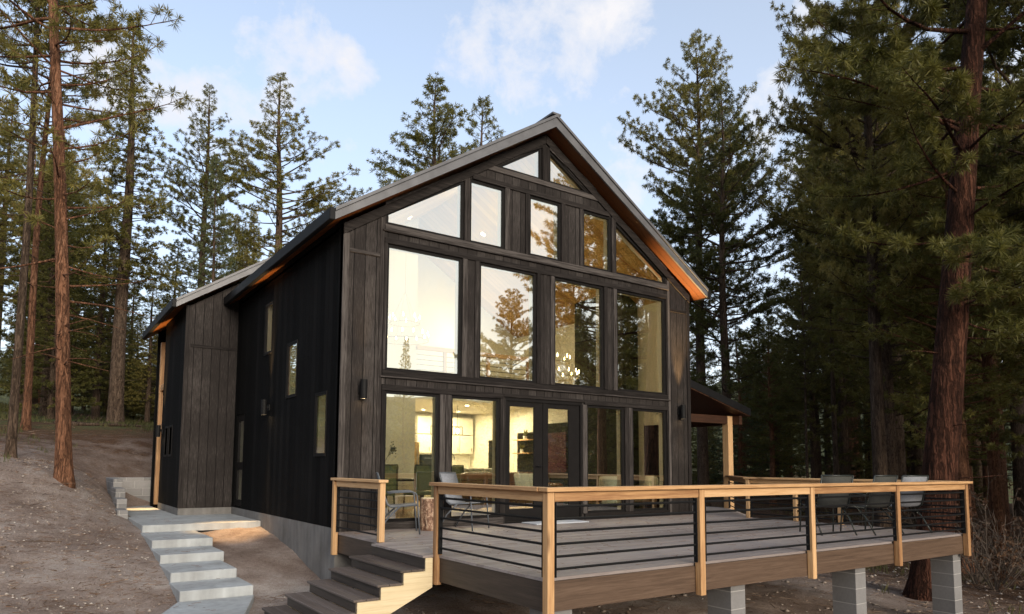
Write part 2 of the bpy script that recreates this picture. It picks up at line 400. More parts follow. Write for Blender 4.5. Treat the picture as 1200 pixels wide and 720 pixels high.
# windows of the front wall: glass outlines (x, z)
rect = lambda x0, x1, z0, z1: [(x0,z0),(x1,z0),(x1,z1),(x0,z1)]
mir = lambda p: [(8-x, z) for x, z in p][::-1]
WIN = []
for x0, x1 in ((.80,1.717),(2.027,2.94)): WIN += [rect(x0,x1,.215,2.22), mir(rect(x0,x1,.215,2.22))]
for x0, x1 in ((.796,2.132),(2.574,3.746)): WIN += [rect(x0,x1,2.644,4.638), mir(rect(x0,x1,2.644,4.638))]
A = [(.769,5.05),(2.151,5.05),(2.151,6.021),(.769,5.174)]
WIN += [A, mir(A)]
WIN += [rect(2.356,3.017,5.05,6.12), rect(3.666,4.334,5.05,6.12), rect(4.983,5.644,5.05,6.12)]
F = [(3.012,6.563),(3.867,6.563),(3.867,7.100)]
WIN += [F, mir(F)]
def offset(poly, d):
    """grow a convex ccw polygon by d"""
    n = len(poly); out = []
    for i in range(n):
        p0, p1, p2 = Vector(poly[i-1]), Vector(poly[i]), Vector(poly[(i+1)%n])
        a = (p1-p0).normalized(); b = (p2-p1).normalized()
        na = Vector((a.y,-a.x)); nb = Vector((b.y,-b.x)); m = (na+nb).normalized()
        q = p1 + m*(d/max(.25, m.dot(na))); out.append((q.x, q.y))
    return out
DOOR = rect(3.10, 4.90, DZ-.005, 2.30)
holes = [offset(p, .045) for p in WIN] + [DOOR]
wall = [(0,-.02),(8,-.02),(8,4.87),(4,7.445),(0,4.87)]
MB().plate([wall]+holes, 'Y', 0, .09).build('front_wall', M['siding'], H)
lin = [offset(p, .045) for p in WIN] + [DOOR]
inner = [(.162,.0),(7.838,.0),(7.838,4.90),(4,7.372),(.162,4.90)]
MB().plate([inner]+[offset(p, .02) for p in WIN]+[offset(DOOR,-.02)], 'Y', .092, .20).build('interior_wall', M['drywall'], H)
# windows: frame with pane, casing boards outside
for p in WIN:
    f = MB().plate([offset(p,.044), offset(p,0)], 'Y', .012, .075).build('window', M['frame'], H)
    MB().plate([offset(p,.004)], 'Y', .035, .043).build('pane', M['glass'], f)
def board(x0, x1, z0, z1, y=-.028, name='trim_board'):
    horiz = abs(x1-x0) > abs(z1-z0)
    MB().box(x0, x1, y, -.001, z0, z1).build(name, M['trim_h' if horiz else 'trim_v'], H, bevel=.004)
def slab(poly, y=-.028, mat='trim_h', name='trim_board'):
    MB().plate([poly], 'Y', y, -.001).build(name, M[mat], H)
g = .047; cw = .095
# row one
board(.70, 3.05, 2.22+g, 2.22+g+cw); board(4.95, 7.30, 2.22+g, 2.22+g+cw); board(3.051, 4.949, 2.305, 2.22+g+cw)
board(.70, 3.05, .045, .215-g, -.03); board(4.95, 7.30, .045, .215-g, -.03)
for x0, x1 in ((.70,.80-g),(1.717+g,1.868),(1.876,2.027-g),(2.94+g,3.095)):
    for q in ((x0,x1),(8-x1,8-x0)): board(q[0], q[1], .215-g+.002, 2.22+g-.002)
# row two
board(.70, 7.30, 4.638+g, 4.638+g+cw); board(.70, 7.30, 2.644-g-cw, 2.644-g)
board(.66, 7.34, 2.644-g-cw-.03, 2.644-g-cw-.002, -.045); 
for x0, x1 in ((.70,.796-g),(2.132+g,2.132+g+cw),(2.574-g-cw,2.574-g),(3.746+g,3.746+g+cw)):
    for q in ((x0,x1),(8-x1,8-x0)): board(q[0], q[1], 2.644-g+.002, 4.638+g-.002)
board(3.965, 4.035, 2.644-g+.002, 4.638+g-.002, -.012)
# row three and gable
board(.70, 7.30, 5.05-g-cw, 5.05-g)
board(.66, 7.34, 5.05-g-cw-.03, 5.05-g-cw-.002, -.045)
board(2.36, 5.64, 6.12+g, 6.12+g+cw)
for x0, x1 in ((2.151+g,2.356-g),(3.017+g,3.017+g+cw),(3.666-g-cw,3.666-g)):
    for q in ((x0,x1),(8-x1,8-x0)): board(q[0], q[1], 5.05-g+.002, 6.12+g-.002)
board(2.55, 5.45, 6.563-g-cw, 6.563-g)
board(3.867+g, 4.133-g, 6.563-g+.002, 7.10+.10)
# rake boards under the soffit and over the slanting panes
for s in (1, -1):
    X = lambda x: 4 + s*(4-x) if s < 0 else x
    q = [(0.0, 4.865-.17), (0.0, 4.865), (3.996, 7.44), (3.996, 7.44-.17)]
    slab([(x if s > 0 else 8-x, z) for x, z in q], -.034)
    q = [(.70, 5.174+.06), (.70, 5.174+.195), (2.20, 6.021+.26), (2.20, 6.021+.08)]
    slab([(x if s > 0 else 8-x, z) for x, z in q], -.026)
    q = [(2.72, 6.563-.04), (2.72, 6.563+.12), (3.91, 7.31), (3.91, 7.16)]
    slab([(x if s > 0 else 8-x, z) for x, z in q], -.026)
# corner boards and short side trim
for a, b in ((.0,.10),(7.90,8.0)): board(a, b, -.015, 4.72, -.024)
for a, b in ((.625,.695),(7.305,7.375)): board(a, b, -.015, 5.10, -.02)
for a, b in ((.102,.623),(7.377,7.898)): board(a, b, 4.43, 4.49, -.022)
# french doors
for x0, x1, hx in ((3.145,3.965,3.90),(4.04,4.855,4.10)):
    gl = rect(3.225,3.777,.30,2.15) if x0 < 4 else rect(4.039+.06,4.60,.30,2.15)
    x1b = x1
    d = MB().plate([rect(x0, x1b, DZ+.03, 2.24), gl], 'Y', .03, .075).build('french_door', M['frame'], H)
    MB().plate([offset(gl,.004)], 'Y', .048, .056).build('pane', M['glass'], d)
    if x0 < 4:
        MB().tube([(3.905,.03,1.07),(3.905,-.035,1.07),(3.80,-.035,1.07)], .011).build('door_handle', M['black_metal'], d)
MB().box(3.101,3.142,.0,.085,DZ,2.298).box(4.858,4.899,.0,.085,DZ,2.298).box(3.142,4.858,.0,.085,2.243,2.298).box(3.968,4.037,.02,.085,DZ+.02,2.243).box(3.142,4.858,.0,.085,DZ-.004,DZ+.026).build('door_frame', M['frame'], H)
# ---- side walls (left wall has three slim windows and a glazed back door)
SW = [[(3.83,3.37),(4.25,3.37),(4.25,4.30),(3.83,4.30)], [(2.18,2.36),(2.66,2.36),(2.66,3.26),(2.18,3.26)], [(.58,1.27),(1.00,1.27),(1.00,2.19),(.58,2.19)]]
SDOOR = [(5.75,.14),(6.45,.14),(6.45,2.2),(5.75,2.2)]
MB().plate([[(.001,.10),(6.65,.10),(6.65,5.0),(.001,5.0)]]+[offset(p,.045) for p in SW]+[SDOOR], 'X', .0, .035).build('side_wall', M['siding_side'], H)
MB().plate([[(.201,.0),(6.65,.0),(6.65,4.85),(.201,4.85)]]+[offset(p,.02) for p in SW]+[offset(SDOOR,.01)], 'X', .037, .16).build('interior_wall', M['drywall'], H)
for p in SW:
    f = MB().plate([offset(p,.044), offset(p,.012)], 'X', -.006, .034).build('window', M['frame'], H)
    MB().plate([offset(p,.016)], 'X', .006, .014).build('pane', M['glass'], f)
    a, b = offset(p,.046)[0], offset(p,.13)[0]
    MB().plate([offset(p,.065), offset(p,.046)], 'X', -.016, -.001).build('window_casing', M['frame'], H)
gl1 = [(5.87,.28),(6.33,.28),(6.33,.95),(5.87,.95)]; gl2 = [(5.87,1.12),(6.33,1.12),(6.33,2.05),(5.87,2.05)]
d = MB().plate([[(5.76,.145),(6.44,.145),(6.44,2.195),(5.76,2.195)], gl1, gl2], 'X', .02, .07).build('side_door', M['frame'], H)
for q in (gl1, gl2): MB().plate([offset(q,.004)], 'X', .04, .048).build('pane', M['glass'], d)
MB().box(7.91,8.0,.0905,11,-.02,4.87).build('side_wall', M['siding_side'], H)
MB().box(7.84,7.908,.201,9.2,.0,4.85).build('interior_wall', M['drywall'], H)
# foundation
MB().box(-.0,.25,.012,6.649,-1.6,.098).build('foundation', M['foundation'], H)
MB().box(.251,7.97,.012,.25,-1.6,-.022).box(7.75,7.97,.251,11,-1.6,-.022).build('foundation', M['foundation'], H)
# ---- rear wing
wp = [(-1.125,.09),(.0,.09),(.0,5.35),(-1.125,4.62)]
MB().plate([wp], 'Y', 6.652, 6.74).build('wing_wall', M['siding'], H)
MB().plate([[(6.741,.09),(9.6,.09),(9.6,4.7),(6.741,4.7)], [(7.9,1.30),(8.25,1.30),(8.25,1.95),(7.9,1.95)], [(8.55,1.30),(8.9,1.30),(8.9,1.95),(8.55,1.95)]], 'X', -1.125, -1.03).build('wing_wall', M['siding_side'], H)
for y in (7.9, 8.55):
    f = MB().plate([[(y-.05,1.25),(y+.40,1.25),(y+.40,2.0),(y-.05,2.0)], [(y,1.30),(y+.35,1.30),(y+.35,1.95),(y,1.95)]], 'X', -1.14, -1.04).build('window', M['frame'], H)
    MB().box(-1.10,-1.092,y-.003,y+.353,1.297,1.953).build('pane', M['glass'], f)
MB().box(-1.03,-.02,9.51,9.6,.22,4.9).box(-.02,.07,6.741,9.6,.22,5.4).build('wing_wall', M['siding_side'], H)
MB().box(-1.13,-.002,6.65,9.6,-1,.088).build('foundation', M['foundation'], H)
for z, in ((3.72,),): MB().box(-1.02,-.02,6.63,6.651,z,z+.06).build('trim_board', M['trim_h'], H)
MB().box(-1.145,-1.04,6.627,6.651,.095,4.66).build('trim_board', M['trim_v'], H)
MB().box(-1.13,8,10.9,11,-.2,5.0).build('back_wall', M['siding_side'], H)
# ---- roofs: metal deck, fascia at the rake, cedar soffit below
def roof(top, y0, y1, xl, xr, name):
    zl, zr = roofz(xl, top), roofz(xr, top); t = .055
    MB().plate([[(xl,zl-t),(4,top-t),(xr,zr-t),(xr,zr),(4,top),(xl,zl)]], 'Y', y0-.03, y1).build(name, M['roof'], H)
    th = .235
    for s, xe, ze in ((-1, xl, zl), (1, xr, zr)):
        MB().plate([[(xe-s*.0,ze-t-.002),(4,top-t-.002),(4,top-th),(xe,ze-th+.05)]], 'Y', y0, y0+.035).build('rake_fascia', M['roof'], H)
        MB().plate([[(xe,ze-.235+.05),(4,top-.235),(4,top-.215),(xe,ze-.215+.05)]], 'Y', y0+.036, y1-.01).build('soffit', M['soffit'] if 1 else None, H)
        MB().box(xe, xe+s*.09, y0-.02, y1-.02, ze-.20, ze-.01).build('gutter', M['gutter'], H, bevel=.01)
    for i in range(int((y1-y0)/.42)):
        y = y0 + .2 + i*.42
        m = MB()
        for xe, ze in ((xl, zl), (xr, zr)): m.beam((xe,y,ze+.012),(4,y,top+.012),.02,.03,(0,0,1))
        m.build('roof_seam', M['roof'], H)
roof(7.71, -.34, 6.9, -.265, 8.235, 'roof')
roof(8.20, 6.35, 11.3, -1.40, 8.25, 'wing_roof')
MB().box(3.9,4.1,-.36,6.9,7.70,7.735).build('ridge_cap', M['roof'], H)
MB().plate([[(0,4.5),(4,7.3),(8,4.5),(8,5.2),(4,8.0),(0,5.2)]], 'Y', 6.6, 6.65).build('wing_wall', M['siding'], H)
# entry porch at the wing's far end
MB().box(-1.12,-.96,10.32,10.48,.0,4.35).build('porch_post', M['cedar_z'], H, bevel=.006)
MB().beam((-1.05,9.62,3.1),(-1.05,10.32,3.1),.10,.16).build('porch_brace', M['cedar_y'], H)
MB().beam((-1.05,9.62,2.05),(-1.05,10.32,2.05),.10,.14).build('porch_brace', M['cedar_y'], H)
# ---- side porch: shed roof on cedar post, right of the house
PX = 10.65
MB().plate([[(8.003,3.14),(11.0,2.36),(11.0,2.54),(8.003,3.32)]], 'Y', .65, 8).build('porch_roof', M['gutter'], H)
MB().plate([[(8.003,3.12),(10.98,2.345),(10.98,2.358),(8.003,3.138)]], 'Y', .67, 7.9).build('porch_soffit', M['beam_shaded'], H)
MB().box(PX-.09,PX+.09,1.01,1.19,DZ-.3,2.36).build('porch_post', M['cedar_z'], H, bevel=.006)
MB().box(PX+.10,PX+.20,.80,7.8,2.14,2.36).build('porch_beam', M['beam_shaded'], H, bevel=.006)
MB().box(8.003,PX-.095,1.03,1.17,2.16,2.36).build('porch_beam', M['beam_shaded'], H, bevel=.006)
MB().box(PX-.09,PX+.09,6.91,7.09,DZ-.3,2.36).build('porch_post', M['cedar_z'], H, bevel=.006)

# ---- rooms behind the glass
MB().box(.16,7.84,.2,9.0,-.12,.02).build('oak_floor', M['oak_floor'], H)
for s in (1, -1):
    X = (lambda x: x) if s > 0 else (lambda x: 8-x)
    MB().plate([[(X(.0),4.80),(X(4.0),7.376),(X(4.0),7.42),(X(.0),4.844)]], 'Y', .201, 6.64).build('pine_ceiling', M['pine_ceiling'], H)
MB().plate([[(.161,.02),(3.83,.02),(3.83,7.26),(.161,4.895)]],'Y',5.0,5.12).build('interior_wall', M['drywall'], H)
MB().box(3.83,7.84,9.0,9.1,.02,5.6).build('interior_wall', M['drywall'], H)
MB().box(3.74,3.83,5.121,9.0,.02,6.6).build('interior_wall', M['drywall'], H)
MB().box(3.832,7.838,5.0,9.0,2.72,2.95).build('loft_floor', M['drywall'], H)
MB().plate([[(3.831,2.951),(7.839,2.951),(7.839,4.89),(4,7.37),(3.831,7.26)]],'Y',6.50,6.57).build('interior_wall', M['drywall'], H)
MB().box(3.84,7.83,4.96,5.06,3.93,4.03).build('loft_rail_cap', M['cedar_x'], H)
for i in range(7): MB().box(3.84,7.83,5.0,5.015,3.05+i*.125,3.065+i*.125).build('loft_rail_bar', M['black_metal'], H)
for x in (4.6,5.9,7.2): MB().box(x,x+.08,4.98,5.05,2.95,3.93).build('loft_rail_post', M['cedar_z'], H)
# dark fireplace column on the right wall with low cabinet and screen beside it
dk = m_plain('dark_fireplace_panel', (.010,.009,.009), .7, .25, spec=.08)
MB().box(7.35,7.838,1.42,3.15,.02,5.2).build('fireplace_column', dk, H)
MB().box(7.45,7.838,3.151,4.95,.02,2.2).build('fireplace_column', dk, H)
MB().box(7.425,7.449,3.6,4.4,.9,1.95).build('screen', m_plain('violet_black_screen', (.05,.010,.024), .6, spec=.1), H)
# dark window and niche in the far right wall
MB().box(7.80,7.839,7.45,7.85,.95,1.86).build('niche', dk, H)
MB().box(7.80,7.839,5.5,6.3,.9,2.03).build('niche', dk, H)
for z in (1.42, 1.80): MB().box(7.56,7.799,5.45,6.2,z,z+.03).build('niche_shelf', M['cedar_y'], H)
# kitchen: cabinets, oven, island
for x0 in (5.75,6.25,6.75,7.25):
    MB().box(x0+.01,x0+.49,8.66,8.998,1.45,2.02).build('cabinet_door', M['white_paint'], H, bevel=.008)
    MB().box(x0+.01,x0+.49,8.66,8.998,2.04,2.58).build('cabinet_door', M['white_paint'], H, bevel=.008)
    MB().tube([(x0+.42,8.645,1.52),(x0+.42,8.645,1.64)], .008).build('cabinet_pull', M['black_metal'], H)
    MB().box(x0+.01,x0+.49,8.45,8.998,.1,.9).build('cabinet_door', M['white_paint'], H, bevel=.008)
MB().box(5.7,7.8,8.40,8.998,.905,.945).build('counter', M['white_paint'], H)

# glazed door with pale trim in the right wall
dr = MB().plate([[(.52,.021),(1.36,.021),(1.36,2.16),(.52,2.16)],[(.66,.10),(1.22,.10),(1.22,2.02),(.66,2.02)]], 'X', 7.80, 7.839).build('inner_door', M['white_paint'], H, bevel=.004)
MB().box(7.815,7.838,.661,1.219,.101,2.019).build('pane', dk, dr)

# ------------------------------------------------------------------ deck, railings, stairs, piers
XL, XR, YF = -.02, 8.37, -5.29
D = thing('deck', (4, -2.6, DZ), 'raised deck of grey brown composite boards with dark fascia in front of the house', 'deck')
def boards():
    g = random.Random(4); m = MB(); y = -.012
    while y > YF+.06:
        y0 = max(y-.139, YF+.035); x0 = -.17 if -3.22 < y-.07 < -1.70 else XL+.02
        cuts = [x0, 1.0+g.choice((0,2.4)), 4.9+g.choice((0,.9)), XR-.03]
        for a, b in zip(cuts, cuts[1:]): m.box(a+.001, b-.001, y0, y, DZ-.028+g.uniform(0,.0015), DZ+g.uniform(-.0015,.0015))
        y -= .145
    return m
boards().build('deck_board', M['deck'], D)
m = MB()
y = -.013
while y < 7.8:       # side porch floor
    x1 = 10.8 if y > 1.2 else 8.37 + (y+1.3)/2.5*2.4
    m.box(8.35, max(8.6, x1), y, y+.139, DZ-.028, DZ-.001); y += .145
y = -.158
while y > -1.25:
    m.box(8.345, 8.37 + (y+1.3)/2.5*2.4, y, y+.139, DZ-.028, DZ-.001); y -= .145
m.build('deck_board', M['deck'], D)
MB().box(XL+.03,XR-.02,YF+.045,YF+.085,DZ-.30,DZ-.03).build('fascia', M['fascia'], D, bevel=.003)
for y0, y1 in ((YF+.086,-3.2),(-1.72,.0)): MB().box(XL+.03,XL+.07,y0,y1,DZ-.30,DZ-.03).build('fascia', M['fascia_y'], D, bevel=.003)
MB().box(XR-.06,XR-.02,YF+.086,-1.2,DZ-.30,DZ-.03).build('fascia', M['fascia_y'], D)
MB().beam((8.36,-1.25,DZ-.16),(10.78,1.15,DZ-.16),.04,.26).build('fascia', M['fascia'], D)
for i in range(14): MB().box(.3+i*.6,.34+i*.6,YF+.09,-.02,DZ-.24,DZ-.03).build('joist', M['riser'], D)
MB().box(.1,8.3,-5.05,-4.93,DZ-.30,DZ-.245).build('girder', M['riser'], D)
# piers of concrete block
def pier(x, y, label):
    g = gz(x, y)
    o = MB().box(x-.125,x+.125,y-.165,y+.165,g-.1,DZ-.305).build('pier', M['cmu_pier'])
    # put the object at its base
    base = Vector((x, y, g)); o.location = base
    o.data.transform(Matrix.Translation(-base)); tag(o, label, 'pier', 'concrete block piers under the deck')
for x, l in ((.25,'block pier hidden half behind the corner of the deck by the stairs'), (2.80,'concrete block pier under the deck left of the middle'),
             (5.36,'concrete block pier under the deck second from its right end'), (8.14,'tall concrete block pier under the right front corner of the deck')):
    pier(x, -5.0, l)
# ---- railing
ZR = .872
def rail_thing(name, loc, label): return thing(name, loc, label, 'railing', 'cedar and black steel deck railings')
def post(x, y, par, zb=DZ-.33, zt=ZR-.039, w=.078):
    MB().box(x-w/2,x+w/2,y-w/2,y+w/2,zb,zt).build('post', M['cedar_z'], par, bevel=.004)
def span(p, q, par, side, bars=6, zb=DZ+.085):
    """under rail, flat steel uprights and bars between two posts"""
    p, q = Vector((*p,0)), Vector((*q,0)); d = (q-p).normalized(); n = Vector((d.y,-d.x,0))*side
    horiz = abs(d.x) > abs(d.y); mat = M['cedar_x' if horiz else 'cedar_y']
    a, b = p+d*.048, q-d*.048; up = Vector((0,0,1))
    MB().beam(a+up*(ZR-.039-.045)+n*.012, b+up*(ZR-.039-.045)+n*.012, .038, .088).build('top_rail', mat, par, bevel=.003)
    for e, s in ((a, 1), (b, -1)):
        c = e + d*s*.022
        MB().beam(c+up*(DZ+.015), c+up*(ZR-.135), .045, .012, d).build('steel_upright', M['black_metal'], par)
    for i in range(bars):
        z = zb + i*(ZR-.175-zb)/(bars-1)
        MB().tube([a+up*z, b+up*z], .0125, 7).build('bar', M['black_metal'], par)
def cap(p, q, par, w=.14):
    p, q = Vector((*p,ZR-.019)), Vector((*q,ZR-.019)); d = q-p
    MB().beam(p, q, w, .038).build('cap_rail', M['cedar_x' if abs(d.x) > abs(d.y) else 'cedar_y'], par, bevel=.004)
RL = rail_thing('deck_railing', (4,YF,DZ), 'long cedar railing with black steel bars along the front and sides of the deck')
fx = [0.0, 2.03, 4.06, 6.12, 8.22]
for x in fx: post(x, YF, RL)
for a, b in zip(fx, fx[1:]): span((a,YF), (b,YF), RL, 1)
cap((-.075,YF-.012), (8.33,YF-.012), RL)
post(XL+.02, -3.22, RL)
span((XL+.02,YF), (XL+.02,-3.22), RL, -1); cap((XL+.005,YF+.061), (XL+.005,-3.15), RL)
ry = [YF,-3.23,-1.27]
for y in ry[1:]: post(8.25, y, RL, DZ-.02)
post(8.25, -2.33, RL, DZ, ZR-.13, .07)
for a, b in zip(ry, ry[1:]): span((8.25,a), (8.25,b), RL, 1)
cap((8.26,YF+.061), (8.26,-1.2), RL)
span((8.30,-1.20), (PX-.12,1.0), RL, 1); cap((8.28,-1.21), (PX-.1,1.03), RL)
RS = rail_thing('deck_railing', (XL,-.9,DZ), 'short cedar railing with black bars between the house corner and the stairs')
post(XL-.02, -.07, RS); post(XL+.02, -1.66, RS, DZ-.0)
span((XL,-.07), (XL+.02,-1.66), RS, 1); cap((XL-.01,-.0), (XL+.01,-1.74), RS)
RB = rail_thing('deck_railing', (9.3,7.0,DZ), 'far cedar railing at the back of the side porch')
post(8.2, 7.0, RB, DZ-.02); span((8.2,7.0), (PX-.1,7.0), RB, 1); cap((8.1,7.0), (PX,7.0), RB)
# ---- stairs down to the left
ST = thing('deck_stairs', (-1.0,-2.45,-.85), 'dark composite deck stairs with pale pine stringers going down to the path', 'stairs')
rise, run = .133, .268
for i in range(1, 7):
    z = DZ-.012 - i*rise; x1 = -.16 - (i-1)*run; x0 = x1 - run - .025
    for a, b in ((x0, x0+.137), (x0+.142, x1-.004)):
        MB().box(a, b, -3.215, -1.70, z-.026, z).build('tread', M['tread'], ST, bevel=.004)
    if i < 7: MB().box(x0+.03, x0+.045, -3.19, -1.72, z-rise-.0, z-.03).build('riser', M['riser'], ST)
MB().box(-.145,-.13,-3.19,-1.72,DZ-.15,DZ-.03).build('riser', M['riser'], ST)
saw = [(-.05,DZ-.03)]
for i in range(0, 6):
    x1 = -.14 - i*run
    saw += [(x1, DZ-.03-i*rise-(.012 if i else 0)), (x1, DZ-.042-(i+1)*rise)]
saw += [(-.14-6*run+.03, DZ-.042-6*rise), (-.14-6*run+.03, DZ-.05-7*rise), (-.14-5*run+.1, DZ-.05-7*rise), (-.05, DZ-.36)]
for y in (-3.185, -2.47, -1.76):
    MB().plate([saw[::-1]], 'Y', y-.019, y+.019).build('stringer', M['pine_x'], ST)
# ---- concrete landing, steps and path
lv = [-.06,-.19,-.32,-.45,-.58,-.71]
MB().box(-2.12,-.004,4.13,6.64,lv[0]-.14,lv[0]).box(-2.02,-1.135,6.641,11.2,lv[0]-.14,lv[0]-.003).build('path', M['concrete'], None, bevel=.008).__setitem__('kind','structure')
fy = [4.13,2.55,1.55,.48,-.34]
xr = [-1.22,-1.25,-1.30,-1.27]
for i in range(4):
    o = MB().box(-2.16-.012*i, xr[i], fy[i+1], fy[i]+.04, lv[i+1]-.16, lv[i+1]).build('path_step', M['concrete'], None, bevel=.008)
    b = Vector((-1.7, (fy[i]+fy[i+1])/2, lv[i+1]-.16)); o.location = b; o.data.transform(Matrix.Translation(-b))
    tag(o, ['highest grey concrete step just below the landing','second grey concrete step down from the landing','third grey concrete step down from the landing','lowest grey concrete step above the wide path slab'][i], 'step', 'concrete steps of the path')
o = MB().plate([[(-2.22,-.345),(-2.52,-1.05),(-3.2,-2.6),(-3.5,-3.6),(-2.55,-3.9),(-2.2,-2.9),(-1.69,-1.58),(-1.26,-.345)]], 'Z', lv[5]-.14, lv[5]).build('path', M['concrete'], None, bevel=.008)
tag(o, kind='structure')
# stepped block wall beside the landing
RW = thing('retaining_wall', (-2.2,9,.1), 'stepped grey concrete block retaining wall along the landing behind the wing', 'retaining wall')
for i, (y0, y1, zt) in enumerate(((6.35,7.1,.10),(7.12,8.0,.30),(8.02,9.2,.50),(9.22,11.2,.70))):
    MB().box(-2.33+.05*i,-2.13+.05*i,y0,y1,-.3,zt).build('block_course', M['cmu'], RW, bevel=.006)
MB().box(-2.18,1.0,11.22,11.44,-.3,.70).build('block_course', M['cmu'], RW, bevel=.006)

# ------------------------------------------------------------------ wall lamps and indoor lights
warm = (1.0, .62, .26)
bulb = m_emit('warm_lamp_lens', (1,.72,.38), 14)
def spot(loc, dirv, energy, deg, blend=.6, rad=.03, name='lamp_light', par=None):
    l = bpy.data.lights.new(name, 'SPOT'); l.energy = energy; l.color = warm; l.spot_size = R(deg); l.spot_blend = blend; l.shadow_soft_size = rad
    o = bpy.data.objects.new(name, l); COL.objects.link(o); o.location = loc
    o.rotation_euler = Vector(dirv).to_track_quat('-Z','Y').to_euler()
    if par: o.parent = par; o.location = Vector(loc) - wloc(par)
def sconce(p, n, label, eu=60, ed=14, dn=(0,0,-1)):
    """cylinder up and down lamp on a wall plate; p on the wall, n outward"""
    n = Vector(n); p = Vector(p)
    t = thing('wall_lamp', p, label, 'wall lamp', 'black cylinder wall lamps')
    c = p + n*.095; s = n.cross(Vector((0,0,1)))
    MB().beam(p+n*.002+Vector((0,0,-.06)), p+n*.002+Vector((0,0,.06)), .11, .02, n).build('back_plate', M['black_metal'], t)
    m = MB(); r0, r1, h = .055, .047, .15; k = 20
    ring = lambda r, z: [c + Vector((r*math.cos(2*math.pi*i/k), r*math.sin(2*math.pi*i/k), z)) for i in range(k)]
    vs = ring(r0,-h)+ring(r0,h)+ring(r1,h)+ring(r1,-h); fs = []
    for a, b in ((0,1),(1,2),(2,3),(3,0)):
        for i in range(k): fs.append((a*k+i, a*k+(i+1)%k, b*k+(i+1)%k, b*k+i))
    m.add(vs, fs); m.beam(p+n*.01, c-n*.045, .03, .03, (0,0,1)); m.build('lamp_shade', M['black_metal'], t, smooth=False)
    MB().lathe(c, [(r1-.002,-.142),(r1-.002,-.136)], 16).build('lens', bulb, t)
    MB().lathe(c, [(r1-.002,.10),(r1-.002,.106)], 16).build('lens', bulb, t)
    if eu: spot(c+Vector((0,0,.16)), n*.085+Vector((0,0,1)), eu, 38, .9, par=t)
    if ed: spot(c-Vector((0,0,.16)), dn, ed, 44, 1.0, par=t)
sconce((.355,-.022,2.25), (0,-1,0), 'black wall lamp on the front wall beside the left corner of the house', 60, 8)
sconce((7.64,-.022,2.25), (0,-1,0), 'black wall lamp on the front wall at the right corner under the glowing soffit', 750, 10)
sconce((-.02,3.78,2.2), (-1,0,0), 'black wall lamp on the dark left side wall below a slim window', 260, 260, (-.22,0,-1))
sconce((-1.145,9.3,1.9), (-1,0,0), 'black wall lamp on the wing near the entry porch post', 380, 200, (-.15,.1,-1))
def point(loc, e, rad=.08, col=(1,.80,.50), name='room_light'):
    l = bpy.data.lights.new(name, 'POINT'); l.energy = e; l.color = col; l.shadow_soft_size = rad
    o = bpy.data.objects.new(name, l); COL.objects.link(o); o.location = loc; return o
def area(loc, e, size, col=(1,.80,.50), dirv=(0,0,-1), name='room_light'):
    l = bpy.data.lights.new(name, 'AREA'); l.energy = e; l.color = col; l.size = size; l.shape = 'DISK'
    o = bpy.data.objects.new(name, l); COL.objects.link(o); o.location = loc; o.rotation_euler = Vector(dirv).to_track_quat('-Z','Y').to_euler(); return o
can = m_emit('downlight_lens', (1,.85,.6), 25)
def downlight(p, label, e, grp, nrm=(0,0,-1), size=.16):
    t = thing('downlight', p, label, 'downlight', grp)
    n = Vector(nrm); p = Vector(p)
    m = MB(); a = n.to_track_quat('Z','Y').to_matrix()
    k = 18; ring = lambda r, z: [p + a @ Vector((r*math.cos(2*math.pi*i/k), r*math.sin(2*math.pi*i/k), z)) for i in range(k)]
    vs = ring(.085,.001)+ring(.085,.012)+ring(.06,.012)+ring(.06,.001); fs = []
    for q, b in ((0,1),(1,2),(2,3),(3,0)):
        for i in range(k): fs.append((q*k+i, q*k+(i+1)%k, b*k+(i+1)%k, b*k+i))
    m.add(vs, fs); m.build('trim_ring', M['white_paint'], t)
    v = ring(.06,.006); MB().add(v, [tuple(range(k))]).build('lens', can, t)
    area(p+n*.03, e, size, dirv=n)
for x, y, l in ((5.0,6.0,'recessed downlight in the low kitchen ceiling nearest the island'),(5.9,6.0,'recessed downlight in the low kitchen ceiling seen through the second lower window'),(6.9,6.1,'recessed downlight in the kitchen ceiling by the right wall'),(5.6,8.0,'recessed downlight above the left kitchen cabinets'),(6.8,8.0,'recessed downlight above the right kitchen cabinets')):
    downlight((x,y,2.715), l, 42, 'recessed kitchen downlights')
def slope_light(x, y, l, e):
    s = 1 if x < 4 else -1; z = 7.376 - .644*abs(x-4) - .005
    downlight((x,y,z), l, e, 'recessed downlights in the sloping pine ceiling', Vector((s*.54,0,-.84)))
slope_light(4.99,3.8,'bright downlight in the pine ceiling right of the ridge',6); slope_light(6.6,2.4,'bright downlight low on the right slope of the pine ceiling',60)
slope_light(1.6,2.4,'downlight on the left slope of the pine ceiling near the glass',6); slope_light(3.0,3.8,'downlight on the left slope of the pine ceiling near the ridge',6)
point((5.6,5.8,4.6), 18, .2); point((4.7,2.2,5.7), 17, .25)       # loft room light, and one added near the ridge to brighten the ceiling
